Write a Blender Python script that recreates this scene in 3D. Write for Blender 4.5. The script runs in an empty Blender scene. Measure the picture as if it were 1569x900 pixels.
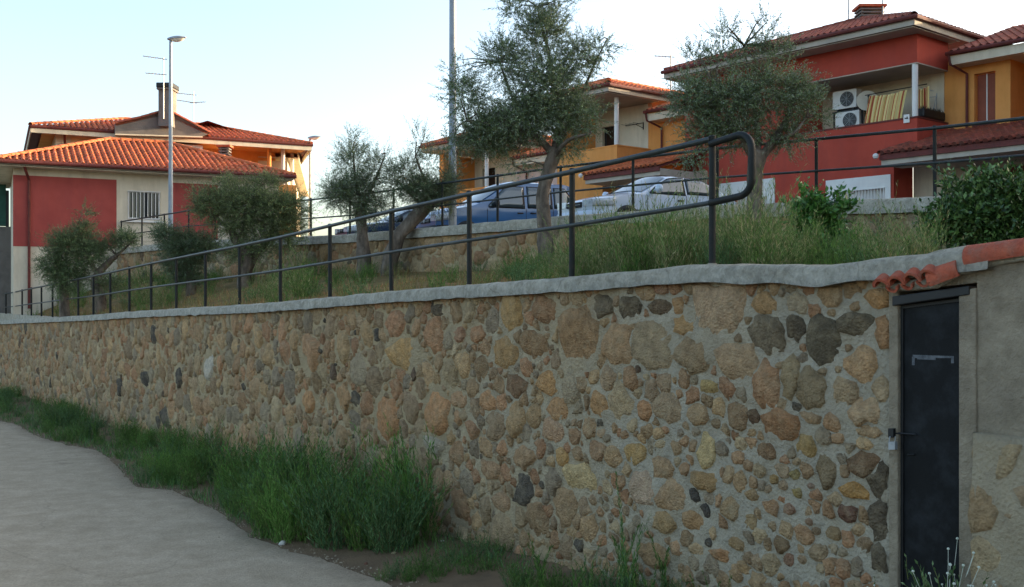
import bpy, math, random
import numpy as np
from mathutils import Vector, Matrix, noise as mnoise

random.seed(11); np.random.seed(11)
SC = bpy.context.scene
COL = SC.collection

# ------------------------------------------------------------ camera, sky, sun, exposure
cam_d = bpy.data.cameras.new("camera"); cam = bpy.data.objects.new("camera", cam_d)
COL.objects.link(cam); SC.camera = cam
cam_d.sensor_width = 36.0; cam_d.lens = 36.0 * 1600 / 1569
cam_d.shift_y = 10 / 1569
cam_d.clip_start = 0.05; cam_d.clip_end = 6000
cam.location = (0, 0, 0); cam.rotation_euler = (math.radians(90), 0, 0)

SUN_EL = 8.2; SUN_AZ = 72.0        # azimuth clockwise from +Y (view direction)
world = bpy.data.worlds.new("World"); SC.world = world; world.use_nodes = True
wn = world.node_tree.nodes; wl = world.node_tree.links
bg = wn["Background"]; sky = wn.new("ShaderNodeTexSky")
sky.sky_type = 'NISHITA'; sky.sun_disc = False
sky.sun_elevation = math.radians(SUN_EL); sky.sun_rotation = math.radians(SUN_AZ)
sky.altitude = 0; sky.air_density = 0.75; sky.dust_density = 3.2; sky.ozone_density = 0.7
wl.new(sky.outputs[0], bg.inputs[0]); bg.inputs[1].default_value = 0.15
sd = bpy.data.lights.new("sun", 'SUN'); sun = bpy.data.objects.new("sun", sd); COL.objects.link(sun)
sd.energy = 2.9; sd.angle = math.radians(0.5); sd.color = (1.0, 0.76, 0.5)
_el, _az = math.radians(SUN_EL), math.radians(SUN_AZ)
SDIR = Vector((math.cos(_el) * math.sin(_az), math.cos(_el) * math.cos(_az), math.sin(_el)))
sun.rotation_euler = (-SDIR).to_track_quat('-Z', 'Y').to_euler(); sun.location = (20, -10, 20)
SC.view_settings.view_transform = 'Standard'; SC.view_settings.look = 'None'
SC.view_settings.exposure = 2.17; SC.view_settings.gamma = 1.0

# ------------------------------------------------------------ helpers
F = 1600.0
def G(px, D, py=None, z=None):
    X = (px - 784) / F * D
    if py is not None: z = (460 - py) / F * D
    return Vector((X, D, 0 if z is None else z))
def Zp(py, D): return (460 - py) / F * D
def lin(h):
    h = h.lstrip('#'); r = []
    for i in (0, 2, 4):
        c = int(h[i:i + 2], 16) / 255
        r.append(c / 12.92 if c <= 0.04045 else ((c + 0.055) / 1.055) ** 2.4)
    return tuple(r)

MATS = {}
def mat(name, c1, c2=None, scale=3.0, rough=0.85, bump=0.0, bscale=20.0, metal=0.0, spec=0.4, attr=False,
        stain=None, stain_scale=1.0, stain_amt=0.5, stretch=(1, 1, 1), transl=0.0, coat=0.0, detail=6.0, pits=0.0, streak=0.0, bdist=.03):
    if name in MATS: return MATS[name]
    m = bpy.data.materials.new(name); m.use_nodes = True
    n = m.node_tree.nodes; l = m.node_tree.links; b = n["Principled BSDF"]
    b.inputs["Roughness"].default_value = rough; b.inputs["Metallic"].default_value = metal
    b.inputs["Specular IOR Level"].default_value = spec
    if coat: b.inputs["Coat Weight"].default_value = coat; b.inputs["Coat Roughness"].default_value = 0.08
    tc = n.new("ShaderNodeTexCoord"); mp = n.new("ShaderNodeMapping"); mp.inputs["Scale"].default_value = stretch
    l.new(tc.outputs["Object"], mp.inputs[0])
    if c2 is None: c2 = tuple(x * 0.8 for x in c1)
    nz = n.new("ShaderNodeTexNoise"); nz.inputs["Scale"].default_value = scale; nz.inputs["Detail"].default_value = detail
    nz.inputs["Roughness"].default_value = 0.62
    l.new(mp.outputs[0], nz.inputs["Vector"])
    cr = n.new("ShaderNodeValToRGB"); cr.color_ramp.elements[0].position = 0.33; cr.color_ramp.elements[1].position = 0.67
    cr.color_ramp.elements[0].color = (*c2, 1); cr.color_ramp.elements[1].color = (*c1, 1)
    l.new(nz.outputs["Fac"], cr.inputs[0]); out = cr.outputs[0]
    if attr:
        at = n.new("ShaderNodeAttribute"); at.attribute_name = "Col"
        mx = n.new("ShaderNodeMix"); mx.data_type = 'RGBA'; mx.blend_type = 'MULTIPLY'; mx.inputs[0].default_value = 1
        l.new(at.outputs["Color"], mx.inputs[6]); l.new(out, mx.inputs[7]); out = mx.outputs[2]
    if stain is not None:
        n2 = n.new("ShaderNodeTexNoise"); n2.inputs["Scale"].default_value = stain_scale; n2.inputs["Detail"].default_value = 8
        n2.inputs["Roughness"].default_value = 0.7
        m2 = n.new("ShaderNodeMapping"); m2.inputs["Scale"].default_value = (1, 1, 1 - streak); l.new(tc.outputs["Object"], m2.inputs[0])
        l.new(m2.outputs[0], n2.inputs["Vector"])
        r2 = n.new("ShaderNodeValToRGB"); r2.color_ramp.elements[0].position = 0.46; r2.color_ramp.elements[1].position = 0.72
        r2.color_ramp.elements[1].color = (stain_amt,) * 3 + (1,)
        l.new(n2.outputs["Fac"], r2.inputs[0])
        mx = n.new("ShaderNodeMix"); mx.data_type = 'RGBA'; l.new(r2.outputs[0], mx.inputs[0])
        l.new(out, mx.inputs[6]); mx.inputs[7].default_value = (*stain, 1); out = mx.outputs[2]
    l.new(out, b.inputs["Base Color"])
    if bump:
        n3 = n.new("ShaderNodeTexNoise"); n3.inputs["Scale"].default_value = bscale; n3.inputs["Detail"].default_value = 8
        n3.inputs["Roughness"].default_value = 0.7
        l.new(mp.outputs[0], n3.inputs["Vector"]); h = n3.outputs["Fac"]
        if pits:
            vo = n.new("ShaderNodeTexVoronoi"); vo.inputs["Scale"].default_value = bscale * 1.5
            l.new(mp.outputs[0], vo.inputs["Vector"])
            ad = n.new("ShaderNodeMath"); ad.operation = 'MULTIPLY_ADD'; ad.inputs[1].default_value = pits
            l.new(vo.outputs["Distance"], ad.inputs[0]); l.new(h, ad.inputs[2]); h = ad.outputs[0]
        bp = n.new("ShaderNodeBump"); bp.inputs["Strength"].default_value = bump; bp.inputs["Distance"].default_value = bdist
        l.new(h, bp.inputs["Height"]); l.new(bp.outputs[0], b.inputs["Normal"])
    if transl:
        tr = n.new("ShaderNodeBsdfTranslucent"); l.new(out, tr.inputs[0])
        ms = n.new("ShaderNodeMixShader"); ms.inputs[0].default_value = transl
        l.new(b.outputs[0], ms.inputs[1]); l.new(tr.outputs[0], ms.inputs[2])
        l.new(ms.outputs[0], n["Material Output"].inputs[0])
    MATS[name] = m; return m

def tag(o, label=None, cat=None, group=None, kind=None):
    if label: o["label"] = label
    if cat: o["category"] = cat
    if group: o["group"] = group
    if kind: o["kind"] = kind
    return o
def empty(name, loc=(0, 0, 0), label=None, cat=None, group=None, rz=0):
    o = bpy.data.objects.new(name, None); COL.objects.link(o); o.location = loc; o.rotation_euler = (0, 0, rz)
    return tag(o, label, cat, group)

class MB:
    """collects vertices and faces for ONE mesh"""
    def __init__(s): s.v = []; s.f = []; s.c = []; s.smooth = False
    def face(s, pts, col=None):
        b = len(s.v); s.v += [tuple(p) for p in pts]; s.f.append(tuple(range(b, b + len(pts))))
        if col is not None: s.c.append((len(pts), col))
    def raw(s, vs, fs):
        b = len(s.v); s.v += [tuple(p) for p in vs]; s.f += [tuple(i + b for i in f) for f in fs]
    def box(s, o, ax, ay, az):
        """box from corner o along three edge vectors"""
        o, ax, ay, az = map(Vector, (o, ax, ay, az))
        p = [o, o + ax, o + ax + ay, o + ay]; q = [x + az for x in p]
        s.raw(p + q, [(3, 2, 1, 0), (4, 5, 6, 7), (0, 1, 5, 4), (1, 2, 6, 5), (2, 3, 7, 6), (3, 0, 4, 7)])
    def abox(s, x0, x1, y0, y1, z0, z1): s.box((x0, y0, z0), (x1 - x0, 0, 0), (0, y1 - y0, 0), (0, 0, z1 - z0))
    def tube(s, pts, r, n=8, caps=True):
        pts = [Vector(p) for p in pts]; m = len(pts); rs = r if isinstance(r, (list, tuple)) else [r] * m
        b = len(s.v); prev = None
        for i, p in enumerate(pts):
            d = (pts[min(i + 1, m - 1)] - pts[max(i - 1, 0)])
            d = d.normalized() if d.length > 1e-9 else Vector((0, 0, 1))
            u = (prev if prev is not None else (Vector((1, 0, 0)) if abs(d.x) < .9 else Vector((0, 1, 0))))
            u = (u - d * u.dot(d)).normalized(); prev = u; w = d.cross(u)
            for k in range(n):
                a = 2 * math.pi * k / n; s.v.append(tuple(p + (u * math.cos(a) + w * math.sin(a)) * rs[i]))
        for i in range(m - 1):
            for k in range(n):
                k2 = (k + 1) % n
                s.f.append((b + i * n + k, b + i * n + k2, b + (i + 1) * n + k2, b + (i + 1) * n + k))
        if caps:
            s.f.append(tuple(b + k for k in reversed(range(n)))); s.f.append(tuple(b + (m - 1) * n + k for k in range(n)))
        return s
    def lathe(s, c, prof, n=16, axis=(0, 0, 1)):
        ax = Vector(axis).normalized(); s.tube([Vector(c) + ax * z for z, r in prof], [max(r, 1e-4) for z, r in prof], n); return s
    def build(s, name, m=None, parent=None, smooth=False, bevel=0, label=None):
        me = bpy.data.meshes.new(name); me.from_pydata(s.v, [], s.f); me.update()
        if m is not None: me.materials.append(m)
        if s.c:
            ca = me.color_attributes.new("Col", 'FLOAT_COLOR', 'CORNER'); arr = []
            for k, c in s.c: arr += [c[0], c[1], c[2], 1.0] * k
            ca.data.foreach_set("color", arr)
        if smooth: me.polygons.foreach_set("use_smooth", [True] * len(me.polygons))
        o = bpy.data.objects.new(name, me); COL.objects.link(o)
        if parent is not None: o.parent = parent
        if bevel:
            bv = o.modifiers.new("bevel", 'BEVEL'); bv.width = bevel; bv.segments = 2; bv.limit_method = 'ANGLE'; bv.angle_limit = math.radians(40)
        if label: o["label"] = label
        return o
def autosmooth(o, ang=35):
    me = o.data; me.polygons.foreach_set("use_smooth", [True] * len(me.polygons))
    try: me.set_sharp_from_angle(angle=math.radians(ang))
    except Exception: pass
    return o
def npmesh(name, V, Fq, m, parent=None, cols=None, smooth=False, tri=False):
    """V (n,3), Fq (m,4 or 3); cols per face (m,3)"""
    k = Fq.shape[1]; me = bpy.data.meshes.new(name); me.vertices.add(len(V)); me.vertices.foreach_set("co", V.astype(np.float32).ravel())
    me.loops.add(Fq.size); me.loops.foreach_set("vertex_index", Fq.astype(np.int32).ravel())
    me.polygons.add(len(Fq)); me.polygons.foreach_set("loop_start", np.arange(0, Fq.size, k, dtype=np.int32))
    me.update(calc_edges=True); me.validate()
    if m is not None: me.materials.append(m)
    if cols is not None:
        ca = me.color_attributes.new("Col", 'FLOAT_COLOR', 'CORNER')
        c4 = np.ones((len(Fq), k, 4), np.float32); c4[:, :, :3] = cols[:, None, :]; ca.data.foreach_set("color", c4.ravel())
    if smooth: me.polygons.foreach_set("use_smooth", [True] * len(me.polygons))
    o = bpy.data.objects.new(name, me); COL.objects.link(o)
    if parent is not None: o.parent = parent
    return o
def copy_tree(o, loc, rz=0.0, sc=1.0):
    r = o.copy(); COL.objects.link(r); r.location = loc; r.rotation_euler = (0, 0, rz); r.scale = (sc, sc, sc)
    for ch in list(o.children):
        c = ch.copy(); COL.objects.link(c); c.parent = r
        for g in list(ch.children):
            d = g.copy(); COL.objects.link(d); d.parent = c
    return r

# ------------------------------------------------------------ the two wall lines
S0 = math.hypot(1.0, 1.5)
def W1(t, z, off=0.0):
    """point on the lower wall: t metres along it (t=0 at the last post, growing leftwards and away), off towards the lane"""
    s = t / S0
    return Vector((1.44 - s - 1.5 / S0 * off, 8 + 1.5 * s - 1.0 / S0 * off, z))
U1 = Vector((-1 / S0, 1.5 / S0, 0)); N1 = Vector((-1.5 / S0, -1 / S0, 0))
POSTZ = [.275, .206, .155, .10, .03, -.035, -.085, -.125, -.17, -.215, -.265, -.325, -.375, -.42, -.465, -.51, -.56, -.6, -.65, -.7, -.74]
_ct = [-8, -3.0, -2.2, -1.75, -1.2, -.6] + [k * S0 for k in range(21)] + [60, 120]
_cz = [.40, .34, .30, .27, .235, .26] + POSTZ + [-1.5, -3.0]
def cap1(t): return float(np.interp(t, _ct, _cz))
def base1(t): return float(np.interp(t, [-60, -12, -6, -2, 0, 4, 11, 30, 60, 200], [-1.6, -1.9, -2.05, -2.22, -2.36, -2.6, -2.8, -3.14, -3.9, -6]))
def wall_at(px, py):
    k = (px - 784) / F; s = (1.44 - k * 8) / (1 + 1.5 * k); D = 8 + 1.5 * s
    return s * S0, (460 - py) / F * D, D
def ground_z(X, D):
    t = (Vector((X - 1.44, D - 8, 0))).dot(U1); return base1(t)
def ground_at(px, py):
    D = 12.0
    for _ in range(60):
        z = ground_z((px - 784) / F * D, D); Dn = z * F / (460 - py); D = D * .6 + Dn * .4
    return Vector(((px - 784) / F * D, D, ground_z((px - 784) / F * D, D)))
K2 = math.hypot(1.25, 1.43)
def W2(t, z, off=0.0):
    k = t / K2
    return Vector((5.85 - 1.25 * k - 1.43 / K2 * off, 14.6 + 1.43 * k - 1.25 / K2 * off, z))
U2 = Vector((-1.25 / K2, 1.43 / K2, 0)); N2 = Vector((-1.43 / K2, -1.25 / K2, 0))
def cap2(t): return float(np.interp(t / K2, [-6, 0, 2, 4, 6, 8, 10, 13, 16, 17.5, 19], [1.25, 1.45, 1.58, 1.63, 1.63, 1.64, 1.72, 1.88, 1.85, 1.6, 1.2]))
def base2(t): return float(np.interp(t / K2, [-6, 0, 3, 6, 10, 16, 20], [.55, .55, .6, .62, .7, .75, .5]))
def street_z(t): return cap2(t) - 0.18

# ------------------------------------------------------------ materials
M_mortar = mat("mortar", (1.12, 1.09, 1.03), (.80, .78, .75), 9, .95, 1.0, 26, attr=True, stain=lin("8a7c62"), stain_scale=4.5, stain_amt=.5, spec=.15, detail=12, pits=.3, bdist=.045)
M_stone = mat("stone", (1.42, 1.34, 1.22), (.80, .76, .70), 17, .92, 1.0, 34, attr=True, spec=.15, pits=.4, detail=12, bdist=.045, stain=lin("b8a684"), stain_scale=7.5, stain_amt=.5)
M_cap = mat("cap_cement", lin("ccc4b2"), lin("a49c8a"), 9, .92, 1.0, 22, bdist=.06, detail=10, stain=lin("6a6a64"), stain_scale=3.5, stain_amt=.45, spec=.2)
M_concrete = mat("road_concrete", lin("bca88e"), lin("a8957b"), 3.2, .95, .5, 45, stain=lin("a08f76"), stain_scale=1.3, stain_amt=.5, spec=.15)
M_dirt = mat("dirt", lin("8a7257"), lin("6d5c48"), 3, .98, .9, 25, stain=lin("5d5140"), stain_scale=1.5, stain_amt=.6, spec=.1)
M_bank = mat("bank_soil", lin("8b6d4b"), lin("5e5a36"), 2.5, .98, .9, 18, stain=lin("4a4a2c"), stain_scale=1.2, stain_amt=.6, spec=.1)
M_asphalt = mat("asphalt", lin("5a5a5a"), lin("4c4c4c"), 6, .9, .3, 60)
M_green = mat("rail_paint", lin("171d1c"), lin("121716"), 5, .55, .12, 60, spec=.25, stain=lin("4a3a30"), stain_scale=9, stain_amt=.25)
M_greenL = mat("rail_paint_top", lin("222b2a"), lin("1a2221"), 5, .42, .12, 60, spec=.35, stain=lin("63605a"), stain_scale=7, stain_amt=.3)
M_door = mat("door_paint", lin("121415"), lin("0c0e0f"), 3, .7, .12, 12, spec=.2, stain=lin("34383c"), stain_scale=4, stain_amt=.5)
M_dark = mat("dark_metal", lin("191b1d"), lin("101112"), 6, .5)
M_plaster = mat("shed_plaster", lin("b3a58e"), lin("948873"), 7, .95, 1.0, 24, bdist=.05, stain=lin("71675a"), stain_scale=2.2, stain_amt=.6, streak=.5, spec=.15)
M_tileN = mat("near_tile", lin("c86a4c"), lin("a44c36"), 14, .88, .8, 60, stain=lin("8c7262"), stain_scale=16, stain_amt=.6, detail=10)
M_tilePlain = mat("verge_tile", lin("b8603e"), lin("97482e"), 7, .85, .3, 30)
M_tile = mat("roof_tile", lin("de8250"), lin("b85a30"), 7, .78, .25, 30, attr=True, stain=lin("7a4a36"), stain_scale=2.5, stain_amt=.5)
M_tileD = mat("roof_tile_old", lin("a8563e"), lin("7f4030"), 7, .85, .3, 30, attr=True, stain=lin("5b4a3e"), stain_scale=2.5, stain_amt=.6)
M_red = mat("red_render", lin("b04c3c"), lin("a24335"), 1.5, .9, .15, 60, stain=lin("97453c"), stain_scale=2.4, stain_amt=.6, streak=.8, spec=.2)
M_redL = mat("red_render_left", lin("a65048"), lin("984640"), 1.5, .9, .15, 60, stain=lin("8c4544"), stain_scale=2.4, stain_amt=.6, streak=.8, spec=.2)
M_orange = mat("orange_render", lin("dc9a58"), lin("d08e4c"), 1.5, .9, .15, 60, stain=lin("bd8045"), stain_scale=2.4, stain_amt=.6, streak=.8, spec=.2)
M_cream = mat("cream_render", lin("d6cbb4"), lin("c9bda6"), 1.5, .9, .12, 60, stain=lin("a99d88"), stain_scale=2.4, stain_amt=.6, streak=.8, spec=.2)
M_pink = mat("pale_pink_render", lin("d6bfb2"), lin("c9b0a4"), 1.5, .9, .12, 60, spec=.2)
M_white = mat("white_paint", lin("dedcd6"), lin("d3d0ca"), 3, .7, .1, 40)
M_soffit = mat("soffit", lin("b5ab9b"), lin("a0978a"), 2, .9, .1, 30)
M_brown = mat("brown_fascia", lin("6b2f28"), lin("54251f"), 4, .7, .1, 30)
M_greyr = mat("grey_render", lin("7d7771"), lin("625d58"), 2, .95, .4, 20, stain=lin("5e5a55"), stain_scale=2, stain_amt=.5)
M_glassD = mat("dark_glass", lin("20262a"), lin("151a1d"), 2, .08, spec=.8)
M_shade = mat("window_shutter", lin("8a4a34"), lin("7a3f2c"), 3, .7)
M_galv = mat("galvanised", lin("a3a6a6"), lin("8d9192"), 6, .5, .1, 40, metal=.35)
M_pole = mat("painted_pole", lin("9aa4ad"), lin("87919a"), 3, .5, .08, 20, stain=lin("6f6a64"), stain_scale=5, stain_amt=.3)
M_bark = mat("olive_bark", lin("85786a"), lin("4d443a"), 9, .95, 1.0, 22, stretch=(1, 1, .35), stain=lin("2e2822"), stain_scale=5, stain_amt=.6)
M_leaf = mat("olive_leaf", (1, 1, 1), (.8, .8, .8), 2, .6, attr=True, transl=.22, spec=.35)
M_weed = mat("weed_leaf", (1, 1, 1), (.75, .75, .75), 2.5, .75, attr=True, transl=.25, spec=.2)
M_stem = mat("weed_stem", lin("6f7a42"), lin("5a5f35"), 8, .9)
M_laurel = mat("laurel_leaf", (1, 1, 1), (.8, .8, .8), 2, .4, attr=True, transl=.15, spec=.5)

def add_cracks(m, scale, width, dark):
    n = m.node_tree.nodes; l = m.node_tree.links; b = n["Principled BSDF"]; src = b.inputs["Base Color"].links[0].from_socket
    tc = n.new("ShaderNodeTexCoord"); nzt = n.new("ShaderNodeTexNoise"); nzt.inputs["Scale"].default_value = 1.6; nzt.inputs["Detail"].default_value = 5
    l.new(tc.outputs["Object"], nzt.inputs["Vector"]); mx = n.new("ShaderNodeMix"); mx.data_type = 'VECTOR'; mx.inputs[0].default_value = .35
    l.new(tc.outputs["Object"], mx.inputs[4]); l.new(nzt.outputs["Color"], mx.inputs[5])
    v = n.new("ShaderNodeTexVoronoi"); v.feature = 'DISTANCE_TO_EDGE'; v.inputs["Scale"].default_value = scale; l.new(mx.outputs[1], v.inputs["Vector"])
    r = n.new("ShaderNodeValToRGB"); r.color_ramp.elements[0].position = 0; r.color_ramp.elements[0].color = (dark, dark, dark, 1); r.color_ramp.elements[1].position = width
    l.new(v.outputs["Distance"], r.inputs[0]); q = n.new("ShaderNodeMix"); q.data_type = 'RGBA'; q.blend_type = 'MULTIPLY'; q.inputs[0].default_value = 1
    l.new(src, q.inputs[6]); l.new(r.outputs[0], q.inputs[7]); l.new(q.outputs[2], b.inputs["Base Color"])
    # speckled aggregate
    sp = n.new("ShaderNodeTexVoronoi"); sp.inputs["Scale"].default_value = 55; l.new(tc.outputs["Object"], sp.inputs["Vector"])
    rr = n.new("ShaderNodeValToRGB"); rr.color_ramp.elements[0].color = (.80, .80, .80, 1); rr.color_ramp.elements[1].color = (1.12, 1.12, 1.1, 1); l.new(sp.outputs["Color"], rr.inputs[0])
    q2 = n.new("ShaderNodeMix"); q2.data_type = 'RGBA'; q2.blend_type = 'MULTIPLY'; q2.inputs[0].default_value = 1; l.new(q.outputs[2], q2.inputs[6]); l.new(rr.outputs[0], q2.inputs[7]); l.new(q2.outputs[2], b.inputs["Base Color"])
add_cracks(M_concrete, .55, .005, .8)
add_cracks(M_cap, 1.3, .006, .7)
# ------------------------------------------------------------ ground, road, bank, street
def grid_sheet(name, us, vs, fn, m, smooth=True, colf=None):
    V = np.array([fn(u, v) for u in us for v in vs]); nv = len(vs)
    Fq = np.array([(i * nv + j, (i + 1) * nv + j, (i + 1) * nv + j + 1, i * nv + j + 1) for i in range(len(us) - 1) for j in range(nv - 1)])
    o = npmesh(name, V, Fq[:, ::-1], m, smooth=smooth, cols=None if colf is None else np.array([colf(u, v) for u in us[:-1] for v in vs[:-1]])); return tag(o, kind='structure')
def nz(x, y, z=0.0): return mnoise.noise(Vector((x, y, z)))
far = MB(); far.face([(-3000, -3000, -7.5), (3000, -3000, -7.5), (3000, 3000, -7.5), (-3000, 3000, -7.5)])
tag(far.build("terrain", M_bank), kind='structure')
def gfn(t, d):
    z = base1(t) + .012 * nz(t * 1.3, d * 1.3) - (.02 * max(0, d - 12) if d > 12 else 0)
    dirt = max(0.0, 1.3 - d) * .05
    p = W1(t, z + dirt + (.015 * nz(t * 5, d * 5) if d < 2.5 else -.01), d); return tuple(p)
ts = list(np.concatenate([np.arange(-160, -8, 12), np.arange(-8, 34, .3), np.arange(34, 230, 10)]))
ds = list(np.concatenate([np.arange(-.45, 3.2, .18), np.arange(3.4, 12, 1.2), np.arange(13, 180, 14)]))
grid_sheet("ground", ts, ds, gfn, M_dirt)

edge_px = [(0, 646), (28, 652), (62, 672), (100, 682), (150, 692), (182, 715), (212, 748), (262, 753), (300, 768), (345, 790), (390, 822), (430, 842), (500, 858), (560, 880), (600, 897), (650, 930), (760, 990)]
E = []
for (x, y) in edge_px:
    p = ground_at(x, y); q = p - Vector((1.44, 8, 0)); E.append((q.dot(U1), q.dot(N1)))
E.sort(); et = [e[0] for e in E]; ed = [e[1] for e in E]
def road_edge(t):
    return float(np.interp(t, [-60] + et + [200], [3.5] + ed + [ed[-1]])) + .07 * nz(t * 2.3, 3.3) + .04 * nz(t * 8, 1.7)
def rfn(t, w):
    d = road_edge(t) * (1 - w) + w * 9.0 if w <= 1 else 9.0 + (w - 1) * 8
    z = base1(t) + .016 + (.004 if w > 0 else -.03)
    return tuple(W1(t, z, d))
grid_sheet("road", list(np.concatenate([np.arange(-60, -8, 6), np.arange(-8, 34, .12), np.arange(34, 160, 6)])), [0, .006, .05, .12, .25, .4, .6, .8, 1, 1.2], rfn, M_concrete)

# earth between the two walls
def bank_fn(i, w):
    a = W1(i[0], cap1(i[0]) - .10, -.25); b = W2(i[1], base2(i[1]), .05)
    p = a.lerp(b, w); p.z += .10 * nz(p.x * .8, p.y * .8) * math.sin(math.pi * w) + .03 * nz(p.x * 3, p.y * 3)
    return tuple(p)
ii = [(-30 + k * 1.0, -30 + k * 1.0 * 1.02) for k in range(0, 92)]
grid_sheet("bank", ii, [0, .05, .12, .2, .3, .4, .5, .6, .7, .8, .9, 1.0], bank_fn, M_bank)
grid_sheet("street", [-40 + k * 2 for k in range(0, 60)], [.1, -1, -3, -6, -9, -14, -30, -90], lambda t, d: tuple(W2(t, street_z(t) + (0 if d > -14 else -.5), d)), M_asphalt)

# ------------------------------------------------------------ stone walls
def clip_poly(poly, nx, ny, c):
    out = []; n = len(poly)
    for i in range(n):
        x0, y0 = poly[i]; x1, y1 = poly[(i + 1) % n]
        d0 = nx * x0 + ny * y0 - c; d1 = nx * x1 + ny * y1 - c
        if d0 <= 0: out.append((x0, y0))
        if (d0 < 0) != (d1 < 0) and d0 != d1:
            k = d0 / (d0 - d1); out.append((x0 + (x1 - x0) * k, y0 + (y1 - y0) * k))
    return out
STONE_COLS = ["b5956c", "ab8d68", "ae8a64", "a08562", "a8916f", "ba9a6e", "9a8264", "b0956f", "a39378", "b38862", "a87f5c", "958670", "b7a17c", "b08c66", "a99070"]
def stone_mesh(mb, c, poly, r, depth, frame, col, rings=3, n=11, ell=None):
    """one rounded stone: outline from its cell cut by a rough ellipse, domed towards the viewer"""
    cx, cz = c; pts = []; sd = random.random() * 50
    rot = random.random() * 6.28
    for k in range(n):
        a = rot + 2 * math.pi * k / n; dx, dy = math.cos(a), math.sin(a); R = 9
        m = len(poly)
        for i in range(m):
            x0, y0 = poly[i]; x1, y1 = poly[(i + 1) % m]; ex, ey = x1 - x0, y1 - y0; den = dx * ey - dy * ex
            if abs(den) > 1e-9:
                tt = ((x0 - cx) * ey - (y0 - cz) * ex) / den; uu = ((x0 - cx) * dy - (y0 - cz) * dx) / den
                if tt > 0 and -1e-6 <= uu <= 1 + 1e-6: R = min(R, tt)
        if R == 9: R = r
        rx, rz = ell if ell else (r, r)
        re = 1.0 / math.sqrt((dx / rx) ** 2 + (dy / rz) ** 2)
        R = min(max(R * .985 - .001, .02), re * (1.12 if not ell else 1.04))
        R *= 1 + .30 * nz(dx * 1.7 + sd, dy * 1.7, sd) + .20 * nz(dx * 4 + sd, dy * 4, sd)
        pts.append((dx * R, dy * R))
    V = []; prof = [(1.06, -.04), (.9, depth * .42), (.5, depth * .9)][-rings:] if rings == 3 else [(1.0, -.04), (.72, depth * .85)]
    tilt = (random.uniform(-.25, .25), random.uniform(-.2, .3))
    for (q, dz) in prof:
        for k, (x, y) in enumerate(pts):
            X, Y = x * q, y * q
            o = dz + (.022 * nz((cx + X) * 14, (cz + Y) * 14, sd) + (X * tilt[0] + Y * tilt[1]) * .8 if dz > 0 else 0)
            V.append(frame(cx + X, cz + Y, o))
    V.append(frame(cx, cz, depth * (1 + .3 * nz(cx * 7, cz * 7))))
    Fc = []; R_ = len(prof)
    for i in range(R_ - 1):
        for k in range(n):
            k2 = (k + 1) % n; Fc.append((i * n + k, i * n + k2, (i + 1) * n + k2, (i + 1) * n + k))
    for k in range(n): Fc.append(((R_ - 1) * n + k, (R_ - 1) * n + (k + 1) % n, R_ * n))
    mb.raw(V, Fc)
    for f in Fc:
        mb.c.append((len(f), col))
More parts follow.
